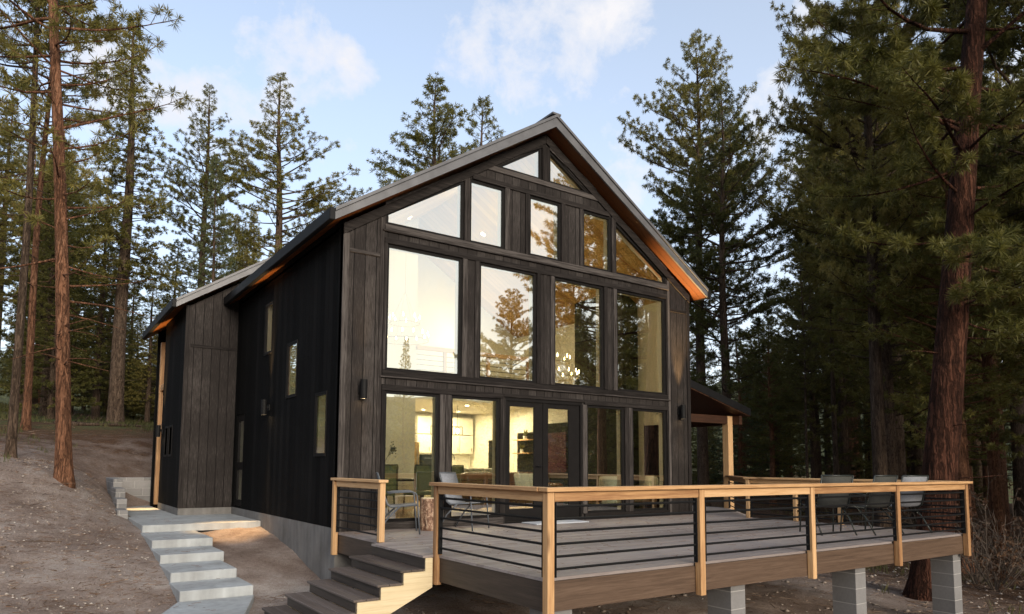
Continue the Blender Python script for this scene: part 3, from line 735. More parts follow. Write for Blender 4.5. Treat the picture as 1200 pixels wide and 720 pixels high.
# chandeliers: two black rings of candle bulbs on chains
brass = m_plain('aged_brass', (.42,.34,.2), .4, .1, metal=.6)
cb = m_emit('chandelier_bulb', (1,.72,.36), 16)
def chandelier(p, r, label, ztop):
    t = thing('chandelier', p, label, 'chandelier', 'wagon ring chandeliers'); p = Vector(p)
    for rr, dz, nb in ((r,0,14),(r*.62,.34,8)):
        pts = [p+Vector((rr*math.cos(a), rr*math.sin(a), dz)) for a in np.linspace(0, 2*math.pi, 33)]
        f = MB().tube(pts, .009, 6).build('ring', brass, t)
        for i in range(nb):
            a = 2*math.pi*(i+.3)/nb; q = p+Vector((rr*math.cos(a), rr*math.sin(a), dz))
            c = MB().lathe(q, [(.012,.0),(.012,.09)], 8).build('candle', M['white_paint'], t)
            MB().lathe(q, [(.006,.09),(.013,.115),(.012,.14),(.003,.175)], 8).build('bulb', cb, c, smooth=True)
    for i in range(4):
        a = math.pi/2*i; q = p+Vector((r*.62*math.cos(a), r*.62*math.sin(a), .34)); w0 = p+Vector((r*math.cos(a), r*math.sin(a), 0))
        MB().tube([w0, q, p+Vector((0,0,1.0))], .003, 4).build('stay', brass, t)
    MB().tube([p+Vector((0,0,1.0)), (p.x,p.y,ztop)], .004, 4).build('chain', brass, t)
chandelier((2.15,2.2,3.55), .48, 'lit ring chandelier behind the left tall upper window', 5.85)
chandelier((5.75,1.9,3.05), .52, 'lit ring chandelier behind the third tall upper window', 5.9)
pl = m_emit('pendant_bulb', (1,.68,.32), 90)
for x, l in ((5.05,'small lantern pendant lamp behind the left lower window edge'),(5.72,'small lantern pendant lamp behind the second lower window')):
    p = Vector((x,6.2,2.02)); t = thing('pendant_lamp', p, l, 'pendant lamp', 'lantern pendants over the kitchen island')
    m = MB()
    for a in (-1,1):
        for b in (-1,1): m.beam(p+Vector((a*.10,b*.10,-.11)), p+Vector((a*.10,b*.10,.11)), .014, .014, (1,0,0))
        for z in (-.11,.11):
            m.beam(p+Vector((a*.10,-.10,z)), p+Vector((a*.10,.10,z)), .014,.014); m.beam(p+Vector((-.10,a*.10,z)), p+Vector((.10,a*.10,z)), .014,.014)
    m.build('lantern_frame', M['black_metal'], t)
    MB().lathe(p, [(.01,-.06),(.04,-.03),(.045,.02),(.015,.06)], 12).build('bulb', pl, t, smooth=True)
    MB().tube([p+Vector((0,0,.06)), (p.x,p.y,2.72)], .006, 5).build('cord', M['black_metal'], t)

# ------------------------------------------------------------------ furniture indoors and on the deck
fab_grey = m_plain('grey_mesh_fabric', (.20,.21,.235), .8, .2, 40)
fab_green = m_plain('olive_green_upholstery', (.14,.16,.085), .85, .2, 20)
fab_white = m_plain('off_white_upholstery', (.68,.68,.60), .85, .08, 20)
leather = m_plain('brown_leather', (.13,.055,.025), .38, .35, 5)
dwood = m_plain('dark_table_wood', (.025,.018,.013), .4, .3, 12)
alu = m_plain('grey_powder_coated_steel', (.085,.095,.11), .45, .15, spec=.3)
darkst = m_plain('dark_green_steel', (.018,.022,.02), .4, .2)
def arc(c, r, a0, a1, n, ax='xz'):
    out = []
    for i in range(n+1):
        a = a0+(a1-a0)*i/n; q = Vector(c)
        if ax == 'xz': q += Vector((r*math.cos(a), 0, r*math.sin(a)))
        out.append(q)
    return out
def cushion(x0, x1, y0, y1, z0, z1, name, mat, par, b=.05): return MB().box(x0,x1,y0,y1,z0,z1).build(name, mat, par, True, min(b, (z1-z0)*.45, (x1-x0)*.45, (y1-y0)*.45), 3)
def patio_chair(loc, rz, label, group, frame=alu, fab=fab_grey, tilt=.0):
    """stacking sling chair facing +x"""
    t = thing('patio_chair', (0,0,0), label, 'patio chair', group)
    for s in (-1, 1):
        y = s*.27
        m = MB(); r = .0125
        # front leg sweeps up into the arm and back down to the seat back
        m.tube([(.27,y*1.04,0),(.245,y*1.02,.30),(.225,y,.56),(.20,y,.605),(.15,y,.625),(-.12,y,.615),(-.20,y*.96,.60)], r, 8)
        m.build('arm', frame, t, True)
        MB().tube([(-.36,y*1.03,0),(-.20,y,.24),(-.02,y*.95,.415)], r, 8).build('leg', frame, t, True)
        MB().tube([(.235,y*.93,.43),(-.16,y*.93,.40),(-.215,y*.93,.44),(-.36,y*.93,.90)], r, 8).build('side_rail', frame, t, True)
    MB().tube([(.22,-.25,.425),(.22,.25,.425)], .011, 8).build('stretcher', frame, t, True)
    MB().tube([(-.36,-.25,.90),(-.36,.25,.90)], .012, 8).build('top_tube', frame, t, True)
    prof = [(.24,.437),(.10,.425),(-.05,.412),(-.15,.412),(-.20,.44),(-.235,.53),(-.28,.66),(-.325,.79),(-.362,.905)]
    m = MB(); n = len(prof); vs = []
    for y in (-.245, 0, .245):
        for x, z in prof: vs.append((x, y, z - (.012 if y == 0 else 0)))
    m.add(vs, [(a*n+i, a*n+i+1, (a+1)*n+i+1, (a+1)*n+i) for a in (0,1) for i in range(n-1)])
    o = m.build('sling', fab, t, True); md = o.modifiers.new('thickness','SOLIDIFY'); md.thickness = .007
    t.location = loc; t.rotation_euler.z = rz; t.rotation_euler.y = tilt
    return t
gl_ = 'sling chairs around the log table'
patio_chair((.78,-.62,DZ), R(-22), 'grey sling patio chair between the short railing and the log table', gl_)
patio_chair((1.98,-.55,DZ), R(-60), 'grey sling patio chair right of the log table in front of the second window', gl_)
# log stump
def log(p, r, h):
    g = random.Random(3); n = 28; m = MB(); vs = []; rows = 14
    ph = [g.uniform(0,6.28) for _ in range(5)]
    for j in range(rows+1):
        z = h*j/rows
        for i in range(n):
            a = 2*math.pi*i/n
            rr = r*(1+.05*math.sin(3*a+ph[0])+.03*math.sin(7*a+ph[1]+z*6)+g.uniform(-.025,.025)) * (1.06-.06*j/rows)
            vs.append((rr*math.cos(a), rr*math.sin(a), z))
    fs = [(j*n+i, j*n+(i+1)%n, (j+1)*n+(i+1)%n, (j+1)*n+i) for j in range(rows) for i in range(n)]
    fs.append(tuple(range(n))[::-1]); m.add(vs, fs)
    t = thing('log_stump', (0,0,0), 'peeling bark log stump used as a side table between the two sling chairs', 'log table')
    k = N('peeling_log_bark'); c = k.coord(); f = k.noise(k.map(c, (1,1,.6)), 9, 6, .7, 1.2); e = k.noise(c, 28, 4, .7)
    col = k.ramp(k.math('ADD', k.math('MULTIPLY', f, .65), k.math('MULTIPLY', e, .35)), [(.38,(.05,.026,.016)),(.47,(.20,.105,.065)),(.56,(.46,.32,.22)),(.66,(.60,.50,.42))])
    bk = k.bsdf(col, .8, k.bump(f, .02))
    m.build('bark', bk, t)
    MB().lathe((0,0,0), [(r*.93,h-.01),(r*.93,h+.004)], 28).build('cut_top', M['pine_x'], t)
    t.location = p
log((1.40,-.42,DZ), .165, .50)
# door mat
m_ = MB().box(3.4,4.6,-.55,-.10,DZ+.001,DZ+.022).build('door_mat', m_plain('pale_blue_grey_mat', (.50,.53,.58), .9, .08, 60), None, bevel=.006)
m_.location = (4.05,-.33,DZ); m_.data.transform(Matrix.Translation((-4.05,.33,-DZ))); tag(m_, 'pale blue grey mat lying on the deck boards at the french doors', 'door mat')
# folding chairs and low table at the right end of the deck
gr = 'dark sling chairs at the right end of the deck'
fab_dk = m_plain('dark_grey_mesh', (.045,.046,.042), .85, .2, 40)
patio_chair((6.42,-4.05,DZ), R(62), 'dark sling chair with its back to the railing left of the other two', gr, darkst, fab_dk)
patio_chair((7.08,-4.35,DZ), R(80), 'dark sling chair in the middle of the group by the right railing', gr, darkst, fab_dk)
patio_chair((7.75,-4.5,DZ), R(72), 'grey blue sling chair nearest the right front corner of the deck', gr, darkst, fab_grey)
# ---- dining corner
F0 = .02
t = thing('dining_table', (3.0,4.1,F0), 'dark dining table behind the left lower window', 'dining table')
MB().box(2.0,3.9,3.65,4.6,F0+.70,F0+.75).build('table_top', dwood, t, bevel=.006)
for x in (2.12,3.78):
    for y in (3.77,4.48): MB().box(x-.04,x+.04,y-.04,y+.04,F0,F0+.698).build('leg', dwood, t)
def dining_chair(loc, rz, label):
    t = thing('dining_chair', (0,0,0), label, 'dining chair', 'olive dining chairs')
    cushion(-.23,.23,-.24,.24,.42,.50,'seat',fab_green,t,.03)
    cushion(-.27,-.19,-.24,.24,.52,1.04,'backrest',fab_green,t,.03)
    MB().beam((-.275,-.25,.5),(-.275,-.25,1.05),.03,.03,(1,0,0)).beam((-.275,.25,.5),(-.275,.25,1.05),.03,.03,(1,0,0)).beam((-.275,-.25,1.055),(-.275,.25,1.055),.03,.03).build('back_frame', dwood, t)
    for x in (-.21,.21):
        for y in (-.21,.21): MB().tube([(x,y,.42),(x*1.1,y*1.1,0)], [.022,.014], 6).build('leg', dwood, t)
    t.location = loc; t.rotation_euler.z = rz
dining_chair((3.05,3.25,F0), R(95), 'olive dining chair with its high back to the glass right of the vase')
dining_chair((2.2,3.3,F0), R(88), 'olive dining chair left of the vase with only its seat showing')
dining_chair((4.25,4.1,F0), R(178), 'olive dining chair at the right head of the dark table')
t = thing('vase', (2.55,4.0,F0+.752), 'dark bottle vase with a berry branch on the dining table', 'vase')
MB().lathe((2.55,4.0,F0+.752), [(.0,0),(.05,.0),(.055,.10),(.045,.2),(.02,.26),(.022,.32)], 16).build('bottle', dwood, t, True)
gv = random.Random(2); m = MB()
for i in range(6):
    a = gv.uniform(0,6.28); e = Vector((2.55+.22*math.cos(a),4.0+.22*math.sin(a),F0+1.25+gv.uniform(0,.3))); m.tube([(2.55,4.0,F0+1.05),((2.55+e.x)/2,(4+e.y)/2,F0+1.25),e], .005, 5)
    for _ in range(5):
        q = e+Vector((gv.uniform(-.09,.09),gv.uniform(-.09,.09),gv.uniform(-.12,.05))); m.lathe(q, [(.0,-.018),(.018,0),(.0,.018)], 6)
m.build('branch', dwood, t)
t = thing('vase', (2.78,4.0,F0+.752), 'amber glass bottle beside the dark vase on the dining table', 'vase')
MB().lathe((2.78,4.0,F0+.752), [(.0,0),(.06,.0),(.06,.16),(.03,.21),(.022,.30)], 16).build('bottle', m_plain('amber_glass', (.45,.30,.08), .15), t, True)
# kitchen island, oven, faucet, board
k = N('grey_veined_marble'); c = k.coord(); f = k.noise(c, 2.6, 8, .65, 2.2)
marble = k.bsdf(k.ramp(f, [(.40,(.62,.64,.58)),(.475,(.50,.52,.46)),(.50,(.16,.18,.15)),(.53,(.52,.54,.47)),(.65,(.66,.67,.6))]), .25)
t = thing('kitchen_island', (5.9,6.2,F0), 'grey veined marble kitchen island behind the second lower window', 'kitchen island')
MB().box(4.9,7.0,5.85,6.6,F0,F0+.93).build('base', marble, t, bevel=.004)
MB().box(4.85,7.05,5.80,6.65,F0+.931,F0+.985).build('top', marble, t, bevel=.006)
t = thing('faucet', (5.6,6.35,F0+.985), 'tall curved faucet on the marble island', 'faucet')
MB().tube([(5.6,6.35,F0+.985),(5.6,6.35,F0+1.25),(5.6,6.30,F0+1.34),(5.6,6.22,F0+1.36),(5.6,6.15,F0+1.30),(5.6,6.14,F0+1.22)], .014, 8).build('spout', alu, t, True)
t = thing('wall_oven', (6.0,8.7,F0), 'black double wall oven left of the cream cabinets', 'oven')
MB().box(5.72,6.25,8.30,8.44,F0+.95,F0+1.38).build('body', M['black_metal'], t, bevel=.01)
MB().box(5.76,6.21,8.285,8.299,F0+1.02,F0+1.20).build('oven_window', m_plain('oven_glass',(.03,.03,.03),.1), t)
MB().tube([(5.78,8.26,F0+1.27),(6.19,8.26,F0+1.27)], .01, 6).build('handle', alu, t)
t = thing('fridge', (5.3,8.6,F0), 'tall bronze fridge door beside the wall oven', 'fridge')
MB().box(4.85,5.68,8.35,8.99,F0,F0+1.75).build('body', m_plain('bronze_steel',(.20,.13,.06),.35,.2,metal=.5), t, bevel=.01)
MB().tube([(5.60,8.33,F0+.8),(5.60,8.33,F0+1.5)], .012, 6).build('handle', alu, t)
# sofa, cushions, armchairs
t = thing('sofa', (5.2,3.0,F0), 'brown leather sofa standing with its back to the kitchen behind the french doors', 'sofa')
cushion(4.2,6.3,2.55,3.4,F0+.14,F0+.44,'seat',leather,t,.08); cushion(4.2,6.3,3.2,3.5,F0+.45,F0+.90,'backrest',leather,t,.12)
cushion(4.0,4.24,2.5,3.5,F0+.1,F0+.66,'armrest',leather,t,.1); cushion(6.26,6.5,2.5,3.5,F0+.1,F0+.66,'armrest',leather,t,.1)
for x, m, l in ((5.25,leather,'dark brown cushion leaning at the left on the leather sofa'),(5.62,fab_white,'cream cushion second from the left on the leather sofa'),(6.05,fab_white,'cream cushion at the right end of the leather sofa')):
    o = MB().box(-.24,.24,-.07,.07,-.22,.22).build('cushion', m, None, True, .065, 3)
    o.location = (x,3.02,F0+.66); o.rotation_euler = (R(-14),0,R(6)); tag(o, l, 'cushion', 'sofa cushions')
def armchair(loc, rz, label):
    t = thing('armchair', (0,0,0), label, 'armchair', 'white lounge armchairs')
    cushion(-.3,.32,-.33,.33,.24,.42,'seat',fab_white,t,.06); cushion(-.40,-.24,-.36,.36,.40,.84,'backrest',fab_white,t,.07)
    for s in (-1,1):
        cushion(-.34,.28,s*.38-.05,s*.38+.05,.28,.60,'armrest',m_wood_brown,t,.03)
        for x in (-.28,.26): MB().tube([(x,s*.3,.26),(x*1.1,s*.33,0)], [.022,.014], 6).build('leg', dwood, t)
    t.location = loc; t.rotation_euler.z = rz
m_wood_brown = m_plain('brown_wood', (.16,.08,.035), .45, .3)
armchair((6.55,1.35,F0), R(100), 'white armchair with wooden arms behind the dark lower window')
armchair((7.35,1.0,F0), R(150), 'white armchair at the edge of the rightmost lower window')
# plants and ornaments on the niche shelves
for y, z, l in ((5.75,1.831,'small potted plant on the upper niche shelf'),(5.9,1.451,'small potted plant on the lower niche shelf')):
    t = thing('potted_plant', (7.68,y,z), l, 'potted plant', 'plants on the niche shelves')
    MB().lathe((7.68,y,z), [(.0,0),(.05,0),(.06,.09),(.0,.09)], 12).build('pot', fab_white, t)
    m = MB()
    for i in range(14):
        a = gv.uniform(0,6.28); e = Vector((.11*math.cos(a),.11*math.sin(a),gv.uniform(.1,.24))); b = Vector((7.68,y,z+.08)); s_ = Vector((-math.sin(a),math.cos(a),0))*.02
        m.add([b, b+e*.6+s_, b+e, b+e*.6-s_], [(0,1,2,3)])
    m.build('leaves', M['needle_dark'], t)
t = thing('thermostat', (3.25,4.99,1.45), 'small dark thermostat on the pale wall above the dining table', 'thermostat')
MB().box(3.19,3.31,4.972,4.998,1.40,1.50).build('case', dwood, t, bevel=.008)

# ------------------------------------------------------------------ trees
def needles(cen, dirs, n, length, width, spread, g):
    """thin triangular needles bursting from tuft centres"""
    m = len(cen); c = np.repeat(cen, n, 0); d = np.repeat(dirs, n, 0)
    r = g.normal(size=(m*n, 3)); r /= np.linalg.norm(r, axis=1)[:,None]
    v = d*(1-spread) + r*spread; v /= np.linalg.norm(v, axis=1)[:,None]
    L = length*g.uniform(.65, 1.15, (m*n,1)); tip = c + v*L; tip[:,2] -= .06*L[:,0]
    q = np.cross(v, g.normal(size=(m*n,3))); q /= np.linalg.norm(q, axis=1)[:,None]
    w = width*g.uniform(.7,1.2,(m*n,1))
    mid = c + v*L*.45
    V = np.stack([c, mid+q*w*.5, tip, mid-q*w*.5], 1).reshape(-1, 3)
    return V, np.arange(m*n*4).reshape(-1, 4)
def tree_mesh(kind, seed, H, base, r0, rad, nb, lean=(0,0), needle=(.24,.035), nn=14, sub=1.0, sparse=0.0, bark_n=10, stubs=10, droop=0.0, flat_top=False, wob=.12, skip_az=None, limbs=()):
    g = np.random.default_rng(seed); m = MB()
    # trunk
    zs = np.r_[np.array([-.5,0,.15,.4,1.0]), np.linspace(2, H, 16)]
    ph = g.uniform(0, 6.28, 4)
    def ax(z):
        t = max(z,0)/H
        return np.array([lean[0]*t + wob*math.sin(2.3*t*3+ph[0])*t, lean[1]*t + wob*math.sin(2.9*t*3+ph[1])*t, z])
    def tr(z):
        t = max(z,0)/H; return r0*((1-t)**.75*.94+.03)*(1 + .45*math.exp(-max(z,0)/.35))
    m.tube([ax(z) for z in zs], [tr(z) for z in zs], bark_n)
    T = []; Dv = []
    def limb(z, az, L, el0, el1, subs, dead=False):
        p = ax(z).copy(); pts = [p.copy()]; K = 7; rr = [min(tr(z)*.45, .0105*L+.009)]
        dirs = []
        a = az
        for k in range(K):
            f = k/(K-1); el = el0 + (el1-el0)*f**1.3; a += g.normal()*.10
            d = np.array([math.cos(a)*math.cos(el), math.sin(a)*math.cos(el), math.sin(el)])
            p = p + d*L/K; pts.append(p.copy()); dirs.append(d); rr.append(max(.006, rr[0]*(1-.9*(k+1)/K)))
        m.tube(pts, rr, 5, False)
        if dead: return
        pts = np.array(pts); dirs = np.array(dirs)
        ns = max(3, int(subs*L*3.2))
        for j in range(ns):
            f = .25 + .75*(j+g.uniform(0,1))/ns; x = f*K; i = min(int(x), K-1); q = pts[i] + (pts[i+1]-pts[i])*(x-i)
            side = np.cross(dirs[i], (0,0,1.)); side /= np.linalg.norm(side)+1e-9
            s = 1 if j % 2 else -1
            dd = dirs[i]*.55 + side*s*g.uniform(.4,1.0) + np.array([0,0,g.uniform(-.15,.55)-droop]); dd /= np.linalg.norm(dd)
            l = (.18 + .33*L*(1-f)*.6 + .12*L*.5)*g.uniform(.5,1.15)
            e = q + dd*l
            m.tube([q, q+dd*l*.5+np.array([0,0,-.02*l]), e], [.009,.006,.004], 3, False)
            if g.uniform() < sparse: continue
            nt = max(1, int(l/.115*(1 if kind=='pine' else 1.6)))
            for t in range(nt):
                ff = 1 - t*(.62/nt)
                T.append(q + dd*l*ff + g.normal(size=3)*.03); Dv.append(dd)
        T.append(pts[-1]); Dv.append(dirs[-1])
    for i in range(nb):
        t = (i + g.uniform(0,1))/nb; z = base + (H-base)*t**.92
        az = i*2.4 + g.normal()*.5
        if skip_az and math.cos(az-skip_az[0]) > skip_az[1]: continue
        if kind == 'pine':
            pr = (.45 + .75*math.sin(min(1,.12+t*1.15)*math.pi*.80))*min(1, 2.2*(1-t))**(.55 if flat_top else .8) + .05
            pr *= 1 + .2*math.sin(2*az + z*.55 + ph[2]) 
            L = rad*pr*g.uniform(.6,1.1); limb(z, az, L, R(g.uniform(-22,25))+t*.55, R(g.uniform(5,50))+t*.25, sub)
        else:
            pr = (1-t)**.85*(.85+.3*g.uniform()) + .05
            L = rad*pr; limb(z, az, L, R(g.uniform(-20,8))+t*.5, R(g.uniform(-5,15))+t*.5, sub)
    for (z, az, L, e0, e1) in limbs: limb(z, az, L, e0, e1, sub)
    for i in range(stubs):
        z = g.uniform(min(2.2, base*.5), base*1.02) if base > 2.5 else g.uniform(1, 2.5)
        limb(z, g.uniform(0,6.28), g.uniform(.25, 1.3 if z < base*.75 else 2.0), R(g.uniform(-25,15)), R(g.uniform(-20,25)), 0, True)
    T = np.array(T); Dv = np.array(Dv)
    V, Fc = needles(T, Dv, nn, needle[0], needle[1], .72 if kind == 'pine' else .6, g)
    tm = bpy.data.meshes.new('trunk'); tm.from_pydata(m.v, [], m.f); tm.polygons.foreach_set('use_smooth', np.ones(len(tm.polygons), bool)); tm.update()
    cm = bpy.data.meshes.new('crown'); fast_mesh(cm, V, Fc)
    return tm, cm
def plant_tree(meshes, loc, label, cat, name, bark_m, leaf_m, group=None, rz=0, sc=1.0):
    t = thing(name, loc, label, cat, group, rz); t.scale = (sc,)*3
    for me, nm, mt in ((meshes[0], 'trunk', bark_m), (meshes[1], 'crown', leaf_m)):
        if not me.materials: me.materials.append(mt)
        o = bpy.data.objects.new(nm, me); COL.objects.link(o); o.parent = t
        if me.materials[0] != mt: o.material_slots[0].link = 'OBJECT'; o.material_slots[0].material = mt
    return t
def tree_copy(t, loc, rz, sc, label=None, mats=None):
    c = t.copy(); COL.objects.link(c); c.location = loc; c.rotation_euler.z = rz; c.scale = sc if hasattr(sc,'__len__') else (sc,)*3
    if label: c['label'] = label
    for ch in t.children:
        d = ch.copy(); COL.objects.link(d); d.parent = c
        if mats:
            mt = mats[0 if ch.name.startswith('trunk') else 1]; d.material_slots[0].link = 'OBJECT'; d.material_slots[0].material = mt
    return c
def G(x, y): return (x, y, gz(x, y)-.05)
BO, BR, BG = M['bark_orange'], M['bark_red'], M['bark_grey']; NO, ND, NB = M['needle_olive'], M['needle_dark'], M['needle_blue']

# -- trees that stand out one by one
lt = tree_mesh('pine', 11, 21, 5.0, .155, 2.1, 96, lean=(-1.3,.89), sparse=.15, stubs=34, nn=26, sub=1.35, needle=(.19,.018), wob=.15,
     limbs=((11.6, R(-25), 1.9, .15, .75),(11.7, R(165), 2.4, .1, .3),(8.9, R(-25), 1.7, -.25, .45),(10.3,R(-40),1.2,.1,.5)))
plant_tree(lt, G(-3.29,6.67), 'near pine with straight orange bark trunk leaning at the edge of the bare yard', 'pine', 'pine_tree', BO, NO)
hero = tree_mesh('pine', 21, 22, 6.6, .345, 4.2, 60, lean=(2.35,-1.6), needle=(.22,.016), nn=40, sub=1.7, bark_n=18, stubs=8, wob=.10,
     limbs=((6.6,R(200),3.2,-.1,-.25),(5.8,R(250),2.0,.0,.3),(5.6,R(-20),2.0,-.3,.2),(5.9,R(225),1.5,-.2,.1),(9,R(230),2.6,.2,-.1),(9.6,R(170),3.2,.1,.3),(8.0,R(280),1.9,-.2,.2),(5.2,R(300),1.5,-.2,.1)))
plant_tree(hero, G(10.62,-3.57), 'massive old pine with dark red furrowed bark right behind the corner of the deck', 'pine', 'pine_tree', BR, NO)
p1 = tree_mesh('pine', 31, 24, 8, .36, 3.9, 150, needle=(.19,.03), nn=20, sub=1.35, flat_top=True)
p2 = tree_mesh('pine', 32, 22, 6, .32, 3.1, 128, needle=(.18,.03), nn=18, sub=1.3, sparse=.15)
p3 = tree_mesh('pine', 33, 18, 4, .24, 2.7, 120, needle=(.18,.03), nn=18, sub=1.4)
p4 = tree_mesh('pine', 34, 20, 9.5, .135, 2.5, 84, needle=(.18,.03), nn=18, sub=1.2, sparse=.25, stubs=22)
f1 = tree_mesh('fir', 41, 20, 2.5, .30, 2.7, 220, needle=(.15,.036), nn=9, sub=1.2, droop=.18, stubs=4)
f2 = tree_mesh('fir', 42, 14, .8, .18, 2.3, 180, needle=(.15,.036), nn=9, sub=1.3, droop=.2, stubs=0)
s1 = tree_mesh('fir', 43, 22, 7, .36, 2.1, 240, needle=(.17,.036), nn=11, sub=1.35, sparse=.15, droop=.05, stubs=14)
sn = tree_mesh('pine', 44, 18, 5, .17, 1.7, 46, needle=(.24,.04), nn=9, sub=.6, sparse=.72, stubs=10)
def named(meshes, h0, x, y, ztop, label, bk, lf, rz=0, wide=1.0, nm='pine_tree', cat='pine'):
    b = G(x, y); sc = (ztop-b[2])/h0
    t = plant_tree(meshes, b, label, cat, nm, bk, lf, None, rz); t.scale = (sc*wide, sc*wide, sc); return t
T_P1 = named(p1, 24, 22.9, 12.2, 22.6, 'tall round crowned pine rising beside the right eave of the house', BG, NO, 2.4, .85)
T_P2 = named(p3, 18, 19.9, 8.4, 17.5, 'slimmer dark pine in front of the tall round crowned one by the right eave', BG, ND, 1.0, 1.0)
named(s1, 22, -.9, 24.6, 21.6, 'tall narrow spire shaped conifer with bare lower trunk on the left slope', BG, NO, 0, 1.1, 'conifer_tree', 'conifer')
named(p2, 22, 2.8, 27.1, 20.6, 'open crowned pine behind the dense fir on the left', BG, NO, 2.0, .95)
T_F2 = named(f2, 14, 2.2, 21.2, 14.4, 'dense pale green fir below the open crowned pine', BG, NB, 0, .75, 'fir_tree', 'fir')
named(p2, 22, 6.8, 28.2, 23.0, 'tall well branched pine above the roof of the rear wing', BG, NO, 3.7, 1.15)
named(sn, 18, 12.7, 36.9, 19.6, 'thin half bare pine just left of the main roof', BG, NO, 0, 1)
named(p3, 18, 17.3, 29.4, 27.0, 'left one of the two pines peeking over the roof', BG, NO, 4.4, 1.15)
named(p3, 18, 21.5, 30.4, 27.2, 'right one of the two pines peeking over the roof', BG, NO, 2.2, 1.05)
named(p4, 20, -4.27, 9.9, 20, 'left edge pine with dark trunk beside the leaning orange one', BG, ND, 0, .85)
named(p4, 20, -4.06, 16.9, 22, 'slanting orange trunk pine between the two left edge trunks', BO, NO, 2.0, .95)
named(p1, 24, 17.0, .6, 21, 'dense wide dark pine left of the massive red trunk', BG, NO, 1.1, .66)
named(p1, 24, 15.1, -4.6, 20, 'dark pine at the right edge of the photo', BG, ND, 4.0, .85)
named(p3, 18, 22.8, 3.4, 19, 'slender pine with pale peeling trunk behind the deck chairs', BG, ND, 4.0, 1.0)
named(p4, 20, 20.2, 5.0, 9.5, 'straight dark trunked pine seen left of the deck chairs', BG, ND, .3, .9)

# -- the forest, tree by tree
def bearing(px): return math.atan2(fwv[1]+rv[1]*(px-596)/816, fwv[0]+rv[0]*(px-596)/816)
fwv = (.5646, .8253); rv = (.825, -.565)
def skyline(px):
    return float(np.interp(px, [-400,-50,60,120,150,190,250,290,350,400,450,520,600,700,745,800,850,870,940,985,1200,1700], [100,60,150,300,330,330,300,250,310,320,330,330,330,330,330,330,350,380,370,60,20,0]))
kinds = [p2, p3, p4, f1, f2, s1]; hts = [22, 18, 20, 20, 14, 22]
protos = {}
def forest(n, px0, px1, d0, d1, label, grp, weights, mats, seed, dmin=2.2, jit=45):
    g = random.Random(seed); got = 0; tries = 0
    while got < n and tries < n*60:
        tries += 1
        px = g.uniform(px0, px1); d = math.sqrt(g.uniform(d0*d0, d1*d1)); a = bearing(px)
        x, y = CAM.x + d*math.cos(a), CAM.y + d*math.sin(a)
        if -3.2 < x < 12.6 and -7 < y < 14: continue
        if any((x-q[0])**2+(y-q[1])**2 < dmin*dmin for q in PLACED): continue
        k = g.choices(range(6), weights)[0]
        dep = d*math.cos(math.atan2(px-596, 816))
        ytop = skyline(px) + g.uniform(-10, jit)
        h = (547-ytop)*dep/816 + 1.06 - gz(x, y); h = min(max(h, 5), 30)
        if h < .55*hts[k]: k = 4
        if k == 4 and px > 780 and d < 42: continue
        sc = h/hts[k]; wd = min(1.25, max(.75, 1/sc**.5))
        PLACED.append((x, y)); loc = G(x, y); rz = g.uniform(0, 6.28); bm_ = BG if g.random() < .7 else BO
        if k not in protos:
            t = plant_tree(kinds[k], loc, label, 'tree', 'forest_tree', BG, ND, grp, rz); protos[k] = t; t.scale = (sc*wd, sc*wd, sc)
        else:
            t = tree_copy(protos[k], loc, rz, (sc*wd, sc*wd, sc), label)
        t['group'] = grp
        for ch in t.children:
            ch.material_slots[0].link = 'OBJECT'; ch.material_slots[0].material = bm_ if ch.name.startswith('trunk') else (NB if k in (3,4) and g.random() < .2 else g.choice(mats))
        got += 1
PLACED = [tuple(o.location[:2]) for o in bpy.data.objects if o.get('category') in ('pine','conifer','fir')]
forest(34, -160, 420, 31, 75, 'one of the forest conifers on the slope behind and left of the house', 'forest trees on the left slope', [3,3,3,2,2,2], [NO,NO,NO,NO,ND], 5)
forest(24, 400, 760, 36, 75, 'one of the forest conifers hidden for the most part behind the house', 'forest trees behind the house', [2,2,1,3,2,1], [NO,ND], 6)
forest(62, 800, 1330, 21, 70, 'one of the dark forest conifers beyond the deck on the right', 'dark forest trees beyond the deck', [4,4,3,1,1,1], [ND,NO,NO], 8, 1.9)
# -- trees across the clearing behind the viewer, seen mirrored in the window wall
def far(meshes, h0, x, y, ztop, label, bk, lf, rz=0, wide=1.0):
    named(meshes, h0, x, y, ztop, label, bk, lf, rz, wide)
far(f1, 20, 22.3, -43.6, 11.9, 'lone conifer across the clearing mirrored in the left tall window', BG, NO, 0, .7)
far(p1, 24, 24.5, -30.8, 13.6, 'round crowned pine mirrored in the second tall window', BG, ND, 0, 1.0)
far(p1, 24, 15.2, -10.8, 15.5, 'broad pine mirrored in the right hand upper windows', BO, NO, 2.0, .95)
far(p3, 18, 21.5, -14.5, 11, 'smaller pine mirrored at the edge of the third tall window', BG, ND, 1.0, 1.0)

# the wood that closes the clearing behind the viewer: low along the middle, tall on its right
def wood(n, x0, x1, y0, y1, h0, h1, label, grp, seed, keep=lambda x, y: True, ks=(0,1,3,4)):
    g = random.Random(seed); got = 0; tries = 0
    while got < n and tries < n*40:
        tries += 1; x, y = g.uniform(x0, x1), g.uniform(y0, y1)
        if not keep(x, y) or any((x-q[0])**2+(y-q[1])**2 < 4.5 for q in PLACED): continue
        PLACED.append((x, y)); k = g.choice(ks); h = g.uniform(h0, h1)*(1+.0*x); sc = h/hts[k]; wd = min(1.25, max(.75, 1/sc**.5))
        t = tree_copy(protos[k], G(x, y), g.uniform(0, 6.28), (sc*wd, sc*wd, sc), label); t['group'] = grp
        for ch in t.children:
            ch.material_slots[0].link = 'OBJECT'; ch.material_slots[0].material = BG if ch.name.startswith('trunk') else g.choice((ND, ND, ND, NO))
        got += 1
